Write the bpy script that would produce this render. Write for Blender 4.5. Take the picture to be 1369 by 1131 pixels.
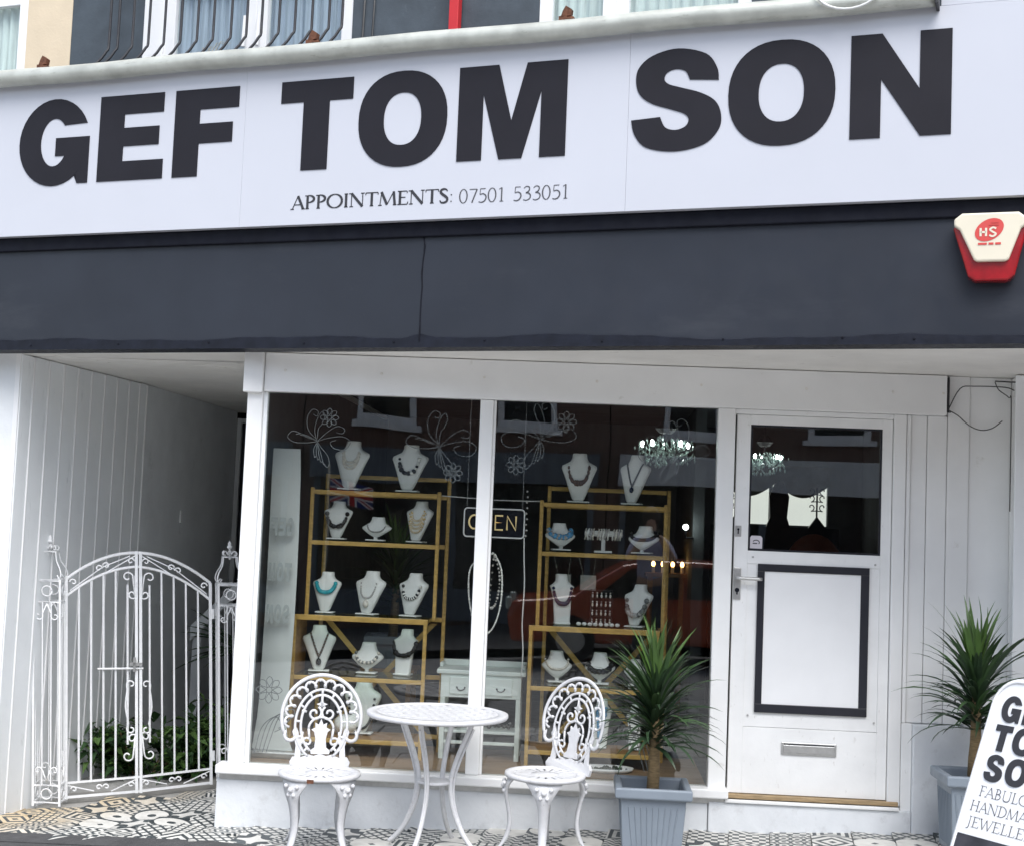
import bpy, bmesh, math, random
from mathutils import Vector, Matrix
random.seed(7)
R = math.radians
pi = math.pi
for o in list(bpy.data.objects):
    bpy.data.objects.remove(o, do_unlink=True)
SC = bpy.context.scene
COL = SC.collection

# ------------------------------------------------------------------ camera
CAM = Vector((1.8052, -7.3704, 1.5314))
YAW, PITCH, ROLL = -0.0542, 0.07243, 0.04067
fw = Vector((math.sin(YAW)*math.cos(PITCH), math.cos(YAW)*math.cos(PITCH), math.sin(PITCH)))
rt = Vector((math.cos(YAW), -math.sin(YAW), 0))
up = rt.cross(fw)
r2 = rt*math.cos(ROLL)+up*math.sin(ROLL)
u2 = -rt*math.sin(ROLL)+up*math.cos(ROLL)
cd = bpy.data.cameras.new('camera')
cam = bpy.data.objects.new('camera', cd)
COL.objects.link(cam)
cam.matrix_world = Matrix(((r2.x, u2.x, -fw.x, CAM.x), (r2.y, u2.y, -fw.y, CAM.y), (r2.z, u2.z, -fw.z, CAM.z), (0, 0, 0, 1)))
cd.sensor_fit = 'HORIZONTAL'; cd.sensor_width = 36; cd.lens = 36*1852.1/1369
cd.clip_start = .05; cd.clip_end = 800
SC.camera = cam

# ------------------------------------------------------------------ sky, sun, exposure
SUN_EL, SUN_AZ = R(57), R(165)      # overcast: a wide soft sun from the street side
wd = bpy.data.worlds.new('World'); SC.world = wd; wd.use_nodes = True
nt = wd.node_tree; nt.nodes.clear()
sky = nt.nodes.new('ShaderNodeTexSky'); sky.sky_type = 'NISHITA'; sky.sun_disc = False
sky.sun_elevation = SUN_EL; sky.sun_rotation = SUN_AZ; sky.air_density = 1.0; sky.dust_density = 1.5; sky.ozone_density = 1.0
hs = nt.nodes.new('ShaderNodeHueSaturation'); hs.inputs['Saturation'].default_value = .62
bg = nt.nodes.new('ShaderNodeBackground'); bg.inputs['Strength'].default_value = .10
wo = nt.nodes.new('ShaderNodeOutputWorld')
nt.links.new(sky.outputs[0], hs.inputs['Color']); nt.links.new(hs.outputs[0], bg.inputs['Color']); nt.links.new(bg.outputs[0], wo.inputs[0])
sd = bpy.data.lights.new('sun', 'SUN'); sd.energy = 1.5; sd.angle = R(45); sd.color = (1, .995, .985)
so = bpy.data.objects.new('sun', sd); COL.objects.link(so)
so.rotation_euler = (-Vector((math.sin(SUN_AZ)*math.cos(SUN_EL), math.cos(SUN_AZ)*math.cos(SUN_EL), math.sin(SUN_EL)))).to_track_quat('-Z', 'Y').to_euler()
vs = SC.view_settings
vs.view_transform = 'Standard'; vs.look = 'None'; vs.gamma = 1; vs.use_curve_mapping = False; vs.exposure = 1.36
SC.cycles.max_bounces = 12; SC.cycles.diffuse_bounces = 8; SC.cycles.transparent_max_bounces = 16; SC.cycles.use_denoising = True
SC.cycles.sample_clamp_indirect = 6

# ------------------------------------------------------------------ frames
PHI = -0.29975                       # the fascia stands turned against the shop window
FM = Matrix.Translation((-.0655, -.2119, 0)) @ Matrix.Rotation(PHI, 4, 'Z')
FRAMES = {'S': Matrix.Identity(4), 'F': FM}

def gz(x):                           # pavement height: the street climbs to the right
    x = max(-2.2, min(7, x))
    return -.112+(.043*x if x > 0 else .1*x)

# ------------------------------------------------------------------ materials
class X:                             # tiny arithmetic on shader sockets
    def __init__(s, t, v): s.t = t; s.v = v
    def op(s, o, b=None, c=None):
        n = s.t.nodes.new('ShaderNodeMath'); n.operation = o
        for i, q in enumerate((s, b, c)):
            if q is None: continue
            if isinstance(q, X): s.t.links.new(q.v, n.inputs[i])
            else: n.inputs[i].default_value = q
        return X(s.t, n.outputs[0])
    def __add__(s, b): return s.op('ADD', b)
    def __sub__(s, b): return s.op('SUBTRACT', b)
    def __mul__(s, b): return s.op('MULTIPLY', b)
    def gt(s, b): return s.op('GREATER_THAN', b)
    def lt(s, b): return s.op('LESS_THAN', b)
    def abs(s): return s.op('ABSOLUTE')
    def frac(s): return s.op('FRACT')
    def mn(s, b): return s.op('MINIMUM', b)
    def mx(s, b): return s.op('MAXIMUM', b)
    def xor(s, b): return (s-b).abs()
    def inv(s): return s*-1.0+1.0

def newmat(name):
    m = bpy.data.materials.new(name); m.use_nodes = True
    t = m.node_tree; t.nodes.clear()
    o = t.nodes.new('ShaderNodeOutputMaterial'); b = t.nodes.new('ShaderNodeBsdfPrincipled')
    t.links.new(b.outputs[0], o.inputs[0])
    return m, t, b, o

def noise(t, scale, detail=4, coord='Object', rough=.55, stretch=None):
    c = t.nodes.new('ShaderNodeTexCoord'); n = t.nodes.new('ShaderNodeTexNoise')
    n.inputs['Scale'].default_value = scale; n.inputs['Detail'].default_value = detail; n.inputs['Roughness'].default_value = rough
    if coord == 'World':
        g = t.nodes.new('ShaderNodeNewGeometry'); src = g.outputs['Position']
    else: src = c.outputs[coord]
    if stretch:
        mp = t.nodes.new('ShaderNodeMapping'); mp.inputs['Scale'].default_value = stretch
        t.links.new(src, mp.inputs[0]); src = mp.outputs[0]
    t.links.new(src, n.inputs['Vector'])
    return n.outputs['Fac']

def ramp(t, fac, stops):
    r = t.nodes.new('ShaderNodeValToRGB'); e = r.color_ramp.elements
    while len(e) < len(stops): e.new(.5)
    for q, (p, c) in zip(e, stops): q.position = p; q.color = (*c, 1)
    t.links.new(fac, r.inputs[0]); return r.outputs[0]

def mixc(t, fac, a, b):
    m = t.nodes.new('ShaderNodeMix'); m.data_type = 'RGBA'
    for i, q in ((0, fac), (6, a), (7, b)):
        if hasattr(q, 'is_linked') or isinstance(q, bpy.types.NodeSocket): t.links.new(q, m.inputs[i])
        elif isinstance(q, (int, float)): m.inputs[i].default_value = q
        else: m.inputs[i].default_value = (*q, 1)
    return m.outputs[2]

def sc(c, k): return tuple(min(1, v*k) for v in c)

def M(name, col, rough=.5, var=.12, vs_=5, bump=.0, bs=80, metal=0, dirt=None, spec=.5, stretch=None, coat=0, coord='Object', emis=None):
    m, t, b, o = newmat(name)
    c = ramp(t, noise(t, vs_, 5, coord, stretch=stretch), [(.3, sc(col, 1-var)), (.7, sc(col, 1+var))])
    if dirt:
        dc, amt, ds = dirt[:3]
        st = dirt[3] if len(dirt) > 3 else None
        f = ramp(t, noise(t, ds, 8, coord, .68, st), [(1-amt-.08, (0, 0, 0)), (1-amt+.1, (1, 1, 1))])
        c = mixc(t, f, c, dc)
    t.links.new(c, b.inputs['Base Color'])
    b.inputs['Roughness'].default_value = rough; b.inputs['Metallic'].default_value = metal
    b.inputs['Specular IOR Level'].default_value = spec
    b.inputs['Coat Weight'].default_value = coat
    if rough > .15:
        rr = ramp(t, noise(t, vs_*3, 4, coord), [(.3, (rough*.85,)*3), (.7, (min(1, rough*1.15),)*3)])
        t.links.new(rr, b.inputs['Roughness'])
    if bump:
        bn = t.nodes.new('ShaderNodeBump'); bn.inputs['Strength'].default_value = bump; bn.inputs['Distance'].default_value = .004
        t.links.new(noise(t, bs, 6, coord, .6, stretch), bn.inputs['Height']); t.links.new(bn.outputs[0], b.inputs['Normal'])
    if emis:
        b.inputs['Emission Color'].default_value = (*emis[0], 1); b.inputs['Emission Strength'].default_value = emis[1]
    return m

def glass(name, tint=(.93, .97, .95), k=1.0, bend=0):
    m = bpy.data.materials.new(name); m.use_nodes = True
    t = m.node_tree; t.nodes.clear()
    o = t.nodes.new('ShaderNodeOutputMaterial'); mx = t.nodes.new('ShaderNodeMixShader')
    tr = t.nodes.new('ShaderNodeBsdfTransparent'); tr.inputs[0].default_value = (*tint, 1)
    gl = t.nodes.new('ShaderNodeBsdfGlossy'); gl.inputs['Roughness'].default_value = .004
    ge = t.nodes.new('ShaderNodeNewGeometry'); dt = t.nodes.new('ShaderNodeVectorMath'); dt.operation = 'DOT_PRODUCT'
    t.links.new(ge.outputs['Incoming'], dt.inputs[0]); t.links.new(ge.outputs['Normal'], dt.inputs[1])
    q = (X(t, dt.outputs['Value']).abs().inv().op('POWER', 5.0)*.96+.04)*k      # Schlick, same from both faces
    q = q.mn(1.0)
    if bend:
        bn = t.nodes.new('ShaderNodeBump'); bn.inputs['Strength'].default_value = bend; bn.inputs['Distance'].default_value = .02
        t.links.new(noise(t, 1.3, 1), bn.inputs['Height']); t.links.new(bn.outputs[0], gl.inputs['Normal'])
    t.links.new(q.v, mx.inputs[0]); t.links.new(tr.outputs[0], mx.inputs[1]); t.links.new(gl.outputs[0], mx.inputs[2]); t.links.new(mx.outputs[0], o.inputs[0])
    return m

WPAINT = (.83, .83, .82)
MT = {}
MT['white'] = M('white_gloss_paint', WPAINT, .38, .04, 3, .12, 45, dirt=((.5, .48, .43), .27, 9))
MT['white_clean'] = M('white_satin_paint', (.85, .85, .85), .35, .03, 4, .05, 60)
MT['white_worn'] = M('weathered_white_paint', (.83, .83, .82), .5, .06, 4, .35, 30, dirt=((.5, .48, .44), .29, 18, (2.2, 2, 1)))
MT['plinth'] = M('scuffed_white_render', (.72, .74, .76), .6, .07, 5, .4, 35, dirt=((.60, .61, .62), .36, 16, (1, 1, .8)))
MT['soffit'] = M('soffit_paint', (.76, .74, .70), .6, .07, 3, .2, 30, dirt=((.4, .37, .33), .3, 6))
MT['sign'] = M('sign_acrylic', (.55, .562, .61), .34, .015, 2, .0, dirt=((.46, .465, .50), .24, 6, (3, 1, .5)))
MT['letter'] = M('black_vinyl', (.017, .016, .021), .5, .1, 3, spec=.2)
MT['ink'] = M('printed_ink', (.03, .03, .035), .5, .05)
MT['ink_grey'] = M('grey_printed_ink', (.07, .07, .078), .5, .05)
MT['fascia'] = M('dark_fascia_film', (.023, .027, .037), .45, .1, 2.5, .15, 9, dirt=((.036, .040, .050), .36, 2.2, (.5, 1, 1.6)), spec=.35)
MT['fascia_edge'] = M('peeling_fascia_edge', (.010, .012, .02), .5, .3, 14, .5, 30, dirt=((.10, .11, .125), .22, 40), spec=.25)
MT['navy'] = M('dark_trim_and_shadow', (.006, .007, .013), .7, .2, spec=.2)
MT['pipe'] = M('weathered_galvanised_tube', (.50, .51, .46), .42, .16, 8, .25, 40, .25, dirt=((.2, .19, .15), .32, 16, (.5, 2, 2)))
MT['rust'] = M('rust', (.13, .05, .025), .85, .5, 40, .8, 90)
MT['beige'] = M('beige_render', (.66, .55, .40), .8, .05, 6, .3, 60)
MT['greywall'] = M('dark_grey_wall_paint', (.055, .07, .085), .6, .2, 6, .3, 50, dirt=((.12, .14, .16), .28, 8))
MT['bar'] = M('black_iron', (.03, .03, .034), .5, .2, 20, .3, 80)
MT['curtain_blue'] = M('blue_net_curtain', (.40, .45, .55), .9, .2, 6, stretch=(14, 14, .4))
MT['curtain_pale'] = M('pale_net_curtain', (.64, .68, .67), .9, .15, 5, stretch=(9, 9, .6))
MT['red'] = M('red_paint', (.55, .02, .025), .4, .1)
MT['cream'] = M('cream_plastic', (.74, .68, .54), .35, .04)
MT['red_lens'] = M('red_lens', (.30, .006, .01), .15, .2, 20, coat=.4)
MT['logo_red'] = M('red_print', (.62, .07, .06), .45, .04)
MT['boards'] = M('white_cladding', (.86, .88, .89), .42, .04, 2.5, .15, 40, dirt=((.58, .60, .60), .3, 7, (2, 2, .5)))
MT['passage'] = M('grey_render', (.78, .80, .81), .8, .07, 3, .6, 40, dirt=((.58, .60, .60), .32, 4))
MT['black'] = M('black_gloss_paint', (.012, .013, .02), .35, .2)
MT['steel'] = M('brushed_steel_and_sill_shade', (.52, .52, .51), .35, .1, 30, metal=.8)
MT['wood'] = M('bamboo', (.50, .315, .085), .42, .22, 5, .2, 50, stretch=(3, 3, 14))
MT['wood_h'] = M('bamboo_rail', (.52, .33, .09), .42, .2, 5, .2, 50, stretch=(3, 12, 12))
MT['wood_d'] = M('brown_board', (.30, .165, .06), .5, .2, 5, .2, 50, stretch=(2, 2, 9))
MT['bare_wood'] = M('bare_threshold_wood', (.34, .24, .13), .6, .3, 12, .5, 60, stretch=(1, 9, 9))
MT['display_floor'] = M('brown_display_floor', (.27, .175, .10), .55, .15, 4, .2, 40, stretch=(1, 6, 1))
MT['bust'] = M('white_leatherette', (.82, .83, .80), .45, .03, 8, .15, 160)
MT['glass'] = glass('window_glass', (.955, .97, .962), 2.1, .10)
MT['glass_door'] = glass('door_glass', (.96, .97, .965), 2.1, .1)
MT['glass_shelf'] = glass('shelf_glass', (.85, .93, .9), 1.0)
MT['glass_up'] = glass('upper_window_glass', (.95, .98, .97), 1.0)
MT['decal'] = M('white_window_paint', (.17, .18, .185), .7, .25, 30)
MT['neon'] = M('amber_tube', (.80, .64, .34), .3, .05, emis=((1, .75, .35), .10))
MT['neon_line'] = M('white_tube_border', (.75, .75, .75), .3, .05)
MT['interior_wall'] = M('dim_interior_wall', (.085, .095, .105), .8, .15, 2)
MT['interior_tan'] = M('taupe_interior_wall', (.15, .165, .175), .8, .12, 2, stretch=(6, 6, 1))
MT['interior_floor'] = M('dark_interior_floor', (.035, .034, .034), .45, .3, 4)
MT['console'] = M('pale_painted_furniture', (.72, .78, .74), .45, .08, 8, .2, 40, dirt=((.4, .42, .38), .25, 18))
MT['banner'] = M('banner_fabric', (.60, .63, .62), .7, .05, 3)
MT['banner_ink'] = M('show_through_ink', (.35, .38, .38), .7, .05)
MT['cast'] = M('white_cast_aluminium', (.61, .61, .62), .42, .05, 30, .45, 110, dirt=((.36, .33, .29), .33, 48))  # speckle is grime and also paints in shading of the crevices
MT['iron'] = M('white_painted_iron', (.84, .845, .85), .42, .06, 20, .3, 90, dirt=((.40, .34, .28), .26, 30))
MT['pot'] = M('grey_plastic_pot', (.21, .245, .285), .45, .06, 6, .1, 60, dirt=((.3, .32, .34), .26, 9))
MT['soil'] = M('dark_compost', (.03, .022, .016), .95, .4, 60, 1, 120)
MT['trunk'] = M('fibrous_trunk', (.20, .14, .07), .85, .35, 30, .9, 90, stretch=(1, 1, 5))
MT['leaf'] = M('dark_leaf', (.024, .050, .022), .42, .5, 7, coord='World', dirt=((.10, .085, .035), .24, 9))
MT['leaf_young'] = M('young_leaf', (.085, .16, .04), .42, .3, 5, coord='World')
MT['leaf_mid'] = M('mid_leaf', (.042, .086, .030), .42, .4, 7, coord='World')
MT['bush'] = M('bush_leaf', (.03, .075, .022), .5, .5, 9, coord='World')
MT['asphalt'] = M('worn_asphalt', (.062, .061, .062), .9, .2, 8, .9, 160, coord='World', dirt=((.12, .115, .11), .32, 60))
MT['road'] = M('road_asphalt', (.24, .24, .24), .9, .2, 6, .7, 120, coord='World')
MT['paving'] = M('pale_paving_and_bounce_slabs', (.48, .475, .46), .85, .16, 3, .6, 80, coord='World')
MT['concrete'] = M('kerb_stone', (.33, .32, .30), .85, .12, 6, .5, 80, coord='World')
MT['aboard'] = M('white_board_plastic', (.80, .805, .82), .3, .02, 3, dirt=((.6, .6, .62), .2, 10))
MT['photo'] = M('dark_printed_photo', (.035, .033, .04), .4, .8, 7)
MT['brick'] = M('far_brick', (.16, .095, .075), .85, .3, 30, .5, 60)
MT['slate'] = M('slate', (.15, .175, .205), .7, .2, 6)
MT['carpaint'] = M('orange_car_paint', (.42, .07, .02), .25, .05, coat=.6)
MT['carglass'] = M('car_window', (.012, .014, .016), .08, .1)
MT['rubber'] = M('rubber', (.02, .02, .02), .85, .2)
MT['skin'] = M('skin', (.48, .30, .22), .55, .06)
MT['lilac'] = M('lilac_cotton', (.42, .42, .56), .85, .1, 8)
MT['denim'] = M('dark_trousers', (.04, .05, .08), .9, .2)
MT['hair'] = M('dark_hair', (.03, .02, .015), .6, .3)
MT['crystal'] = M('crystal', (.50, .62, .58), .08, .1, spec=.9)
MT['bulb'] = M('lit_bulb', (1, 1, 1), .3, 0, emis=((.9, 1, .97), 14))
MT['bulb_warm'] = M('warm_lit_bulb', (1, .8, .5), .3, 0, emis=((1, .55, .18), 4))
MT['backlight'] = M('daylit_rear_window', (.8, .8, .74), .6, .05, emis=((.95, 1, .93), .32))
MT['swag'] = M('swag_curtain', (.22, .22, .18), .8, .2, 8)
MT['card'] = M('grey_card', (.40, .40, .36), .8, .06)
MT['cable'] = M('grey_cable', (.05, .05, .05), .6, .2)
MT['cable_white'] = M('white_cable', (.7, .7, .68), .5, .1)
MT['sticker'] = M('pale_sticker', (.62, .58, .62), .5, .05)
BEADS = {}
def bead(name, col, rough=.2):
    if name not in BEADS: BEADS[name] = M('bead_'+name, col, rough, .25, 60)
    return BEADS[name]

# ------------------------------------------------------------------ mesh builder
class MB:
    def __init__(s): s.v = []; s.f = []; s.m = []
    def add(s, vs, fs, mi=0):
        k = len(s.v); s.v += [tuple(q) for q in vs]
        for q in fs: s.f.append([k+i for i in q]); s.m.append(mi)
        return s
    def box(s, x0, x1, y0, y1, z0, z1, mi=0):
        return s.add([(x0, y0, z0), (x1, y0, z0), (x1, y1, z0), (x0, y1, z0), (x0, y0, z1), (x1, y0, z1), (x1, y1, z1), (x0, y1, z1)],
                     [(0, 3, 2, 1), (4, 5, 6, 7), (0, 1, 5, 4), (1, 2, 6, 5), (2, 3, 7, 6), (3, 0, 4, 7)], mi)
    def tube(s, pts, r, n=6, closed=False, mi=0, flat=1.0):
        pts = [Vector(p) for p in pts]; N = len(pts)
        if N < 2: return s
        rr = r if isinstance(r, (list, tuple)) else [r]*N
        up_ = None; vs = []
        for i, p in enumerate(pts):
            a = pts[(i-1) % N] if (closed or i) else p
            b = pts[(i+1) % N] if (closed or i < N-1) else p
            d = (b-a)
            if d.length < 1e-9: d = Vector((0, 0, 1))
            d.normalize()
            if up_ is None:
                up_ = Vector((0, 1, 0)) if abs(d.y) < .9 else Vector((1, 0, 0))
            e1 = (up_-d*up_.dot(d))
            if e1.length < 1e-6: e1 = Vector((1, 0, 0))-d*d.x
            e1.normalize(); e2 = d.cross(e1); up_ = e1
            for k in range(n):
                t = 2*pi*(k+.5)/n
                vs.append(p+e1*math.cos(t)*rr[i]*flat+e2*math.sin(t)*rr[i])
        fs = []
        for i in range(N if closed else N-1):
            j = (i+1) % N
            for k in range(n):
                fs.append((i*n+k, i*n+(k+1) % n, j*n+(k+1) % n, j*n+k))
        if not closed:
            fs.append(tuple(range(n))[::-1]); fs.append(tuple((N-1)*n+k for k in range(n)))
        return s.add(vs, fs, mi)
    def lathe(s, prof, n=16, c=(0, 0), mi=0, sx=1, sy=1):
        vs = []
        for r, z in prof:
            for k in range(n):
                t = 2*pi*k/n; vs.append((c[0]+r*sx*math.cos(t), c[1]+r*sy*math.sin(t), z))
        fs = [(i*n+k, i*n+(k+1) % n, (i+1)*n+(k+1) % n, (i+1)*n+k) for i in range(len(prof)-1) for k in range(n)]
        fs.append(tuple(range(n))[::-1]); fs.append(tuple((len(prof)-1)*n+k for k in range(n)))
        return s.add(vs, fs, mi)
    def prism(s, poly, y0, y1, mi=0):          # polygon in x,z extruded along y
        n = len(poly); vs = [(x, y0, z) for x, z in poly]+[(x, y1, z) for x, z in poly]
        fs = [tuple(range(n)), tuple(range(2*n-1, n-1, -1))]+[((i+1) % n, i, n+i, n+(i+1) % n) for i in range(n)]
        return s.add(vs, fs, mi)
    def slab(s, poly, z0, z1, mi=0):           # polygon in x,y extruded along z
        n = len(poly); vs = [(x, y, z0) for x, y in poly]+[(x, y, z1) for x, y in poly]
        fs = [tuple(range(n-1, -1, -1)), tuple(range(n, 2*n))]+[(i, (i+1) % n, n+(i+1) % n, n+i) for i in range(n)]
        return s.add(vs, fs, mi)
    def ball(s, c, r, n=8, m=6, mi=0, sz=1):
        vs = [(c[0], c[1], c[2]-r*sz)]
        for i in range(1, m):
            a = -pi/2+pi*i/m
            for k in range(n):
                t = 2*pi*k/n; vs.append((c[0]+r*math.cos(a)*math.cos(t), c[1]+r*math.cos(a)*math.sin(t), c[2]+r*sz*math.sin(a)))
        vs.append((c[0], c[1], c[2]+r*sz)); L = len(vs)-1
        fs = [(0, 1+(k+1) % n, 1+k) for k in range(n)]
        for i in range(m-2):
            for k in range(n):
                a = 1+i*n; fs.append((a+k, a+(k+1) % n, a+n+(k+1) % n, a+n+k))
        fs += [(L, 1+(m-2)*n+k, 1+(m-2)*n+(k+1) % n) for k in range(n)]
        return s.add(vs, fs, mi)
    def xform(s, f): s.v = [tuple(f(*p)) for p in s.v]; return s

BASE = {}
def tag(o, label=None, cat=None, group=None, kind=None):
    if label: o['label'] = label
    if cat: o['category'] = cat
    if group: o['group'] = group
    if kind: o['kind'] = kind
    return o

def thing(name, label, cat, base=(0, 0, 0), frame='S', group=None, rotz=None):
    o = bpy.data.objects.new(name, None); COL.objects.link(o); o.empty_display_size = .1
    if rotz is None:
        o.matrix_world = FRAMES[frame] @ Matrix.Translation(base); BASE[o.name] = Vector(base)
    else:
        o.location = base; o.rotation_euler = (0, 0, rotz); BASE[o.name] = Vector((0, 0, 0))
    return tag(o, label, cat, group)

def mesh_of(mb, name, smooth=False, mats=()):
    me = bpy.data.meshes.new(name); me.from_pydata(mb.v, [], mb.f); me.update()
    for m in mats: me.materials.append(MT[m] if isinstance(m, str) else m)
    if len(mats) > 1:
        me.polygons.foreach_set('material_index', mb.m)
    if smooth: me.polygons.foreach_set('use_smooth', [True]*len(me.polygons))
    bm = bmesh.new(); bm.from_mesh(me); bmesh.ops.recalc_face_normals(bm, faces=bm.faces); bm.to_mesh(me); bm.free()
    return me

def part(name, mb, mat, parent=None, smooth=False, bevel=0, label=None, kind=None, wn=True):
    mats = mat if isinstance(mat, (list, tuple)) else [mat]
    if parent is not None:
        b = BASE.get(parent.name, Vector((0, 0, 0)))
        if b.length > 0: mb.v = [(x-b.x, y-b.y, z-b.z) for x, y, z in mb.v]
    me = mesh_of(mb, name, smooth, mats)
    o = bpy.data.objects.new(name, me); COL.objects.link(o)
    if parent is not None:
        o.parent = parent
        if parent.name in BASE: BASE[o.name] = BASE[parent.name]
    if bevel:
        q = o.modifiers.new('bevel', 'BEVEL'); q.width = bevel; q.segments = 2; q.limit_method = 'ANGLE'; q.angle_limit = R(40)
    if label: o['label'] = label
    if kind: o['kind'] = kind
    return o

def solo(name, mb, mat, label, cat, base=(0, 0, 0), frame='S', group=None, rotz=None, smooth=False, bevel=0, kind=None):
    """a thing that is one mesh; coordinates of the frame"""
    mats = mat if isinstance(mat, (list, tuple)) else [mat]
    if rotz is None:
        mb.v = [(x-base[0], y-base[1], z-base[2]) for x, y, z in mb.v]
    me = mesh_of(mb, name, smooth, mats)
    o = bpy.data.objects.new(name, me); COL.objects.link(o)
    if rotz is None: o.matrix_world = FRAMES[frame] @ Matrix.Translation(base)
    else: o.location = base; o.rotation_euler = (0, 0, rotz)
    if bevel:
        q = o.modifiers.new('bevel', 'BEVEL'); q.width = bevel; q.segments = 2; q.limit_method = 'ANGLE'
    return tag(o, label, cat, group, kind)

def link_copy(src, parent):
    c = src.copy(); COL.objects.link(c); c.parent = parent; return c

# ------------------------------------------------------------------ curves in the plane
def arc(cx, cz, rx, rz, a0, a1, n=16):
    return [(cx+rx*math.cos(R(a0+(a1-a0)*i/n)), cz+rz*math.sin(R(a0+(a1-a0)*i/n))) for i in range(n+1)]
def spiral(cx, cz, r, a0, turns, n=18, r1=.2):
    """from the outside (angle a0, radius r) winding inwards; negative turns wind clockwise"""
    return [(cx+r*(1-(1-r1)*i/n)*math.cos(R(a0+360*turns*i/n)), cz+r*(1-(1-r1)*i/n)*math.sin(R(a0+360*turns*i/n))) for i in range(n+1)]
def smooth_path(p, n=6):
    out = []
    for i in range(len(p)-1):
        a = p[max(0, i-1)]; b = p[i]; c = p[i+1]; d = p[min(len(p)-1, i+2)]
        for k in range(n):
            t = k/n
            out.append(tuple(.5*((2*b[j])+(-a[j]+c[j])*t+(2*a[j]-5*b[j]+4*c[j]-d[j])*t*t+(-a[j]+3*b[j]-3*c[j]+d[j])*t**3) for j in range(len(b))))
    out.append(tuple(p[-1])); return out
def lift(pts, y=0): return [(u, y, v) for u, v in pts]
def ribbon2(pts, w):
    """polyline in the plane -> polygon outline of given full width (list allowed)"""
    N = len(pts); L = []; Rr = []
    for i, p in enumerate(pts):
        a = pts[max(0, i-1)]; b = pts[min(N-1, i+1)]
        dx, dz = b[0]-a[0], b[1]-a[1]; l = math.hypot(dx, dz) or 1
        h = (w[i] if isinstance(w, (list, tuple)) else w)/2
        L.append((p[0]-dz/l*h, p[1]+dx/l*h)); Rr.append((p[0]+dz/l*h, p[1]-dx/l*h))
    return L, Rr
def add_ribbon(mb, pts, w, y=0, mi=0):
    L, Rr = ribbon2(pts, w)
    vs = [(a[0], y, a[1]) for a in L]+[(a[0], y, a[1]) for a in Rr]; n = len(L)
    mb.add(vs, [(i, i+1, n+i+1, n+i) for i in range(n-1)], mi)

# ------------------------------------------------------------------ heavy sans capitals
def ell(cx, cz, rx, rz, n=44, e=2.25):
    out = []
    for i in range(n):
        t = 2*pi*i/n; c, s = math.cos(t), math.sin(t)
        out.append((cx+rx*math.copysign(abs(c)**(2/e), c), cz+rz*math.copysign(abs(s)**(2/e), s)))
    return out
def heavy(ch):
    if ch == 'E': return [[(0, 0), (0, 1), (.74, 1), (.74, .775), (.29, .775), (.29, .615), (.70, .615), (.70, .40), (.29, .40), (.29, .225), (.76, .225), (.76, 0)]]
    if ch == 'F': return [[(0, 0), (0, 1), (.73, 1), (.73, .765), (.29, .765), (.29, .60), (.67, .60), (.67, .375), (.29, .375), (.29, 0)]]
    if ch == 'T': return [[(.265, 0), (.265, .76), (0, .76), (0, 1), (.83, 1), (.83, .76), (.565, .76), (.565, 0)]]
    if ch == 'M': return [[(0, 0), (0, 1), (.42, 1), (.57, .40), (.72, 1), (1.14, 1), (1.14, 0), (.875, 0), (.875, .70), (.69, 0), (.45, 0), (.265, .70), (.265, 0)]]
    if ch == 'N': return [[(0, 0), (0, 1), (.29, 1), (.64, .45), (.64, 1), (.93, 1), (.93, 0), (.65, 0), (.285, .56), (.285, 0)]]
    if ch == 'O': return [ell(.46, .5, .46, .52), ell(.46, .5, .195, .285)]
    if ch == 'P': return [[(0, 0), (0, 1)]+arc(.4, .68, .35, .32, 90, -90, 14)+[(.28, .36), (.28, 0)], [(.28, .56), (.28, .8)]+arc(.36, .68, .12, .12, 90, -90, 8)]
    if ch == 'G':
        o = arc(.43, .5, .43, .52, 24, 318, 30); i = arc(.43, .5, .165, .285, -36, -316, 26)
        return [o+[(.715, .12), (.735, 0), (.86, 0), (.86, .55), (.45, .55), (.45, .335), (.565, .335)]+i]
    if ch == 'S':
        a = smooth_path([(.815, .672), (.795, .80), (.69, .945), (.43, 1.018), (.19, .965), (.06, .85), (.035, .71), (.075, .575), (.19, .478), (.38, .405), (.50, .355), (.545, .295), (.515, .225), (.42, .195), (.325, .23), (.275, .335)], 5)
        b = smooth_path([(0, .318), (.035, .17), (.15, .035), (.42, -.02), (.69, .035), (.825, .175), (.845, .32), (.79, .46), (.65, .555), (.45, .625), (.345, .665), (.305, .72), (.335, .785), (.42, .81), (.505, .78), (.545, .695)], 5)
        return [a+b]
def poly_mesh(polys, name, depth, mat):
    cu = bpy.data.curves.new(name, 'CURVE'); cu.dimensions = '2D'; cu.fill_mode = 'BOTH'; cu.extrude = depth/2
    for p in polys:
        sp = cu.splines.new('POLY'); sp.points.add(len(p)-1); sp.use_cyclic_u = True
        for q, (x, z) in zip(sp.points, p): q.co = (x, z, 0, 1)
    ob = bpy.data.objects.new(name+'_tmp', cu); COL.objects.link(ob)
    dg = bpy.context.evaluated_depsgraph_get(); me = bpy.data.meshes.new_from_object(ob.evaluated_get(dg))
    bpy.data.objects.remove(ob, do_unlink=True); bpy.data.curves.remove(cu)
    me.name = name
    for v in me.vertices: x, y, z = v.co; v.co = (x, -z, y)      # stand it up
    me.materials.clear(); me.materials.append(mat)
    return me
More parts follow.
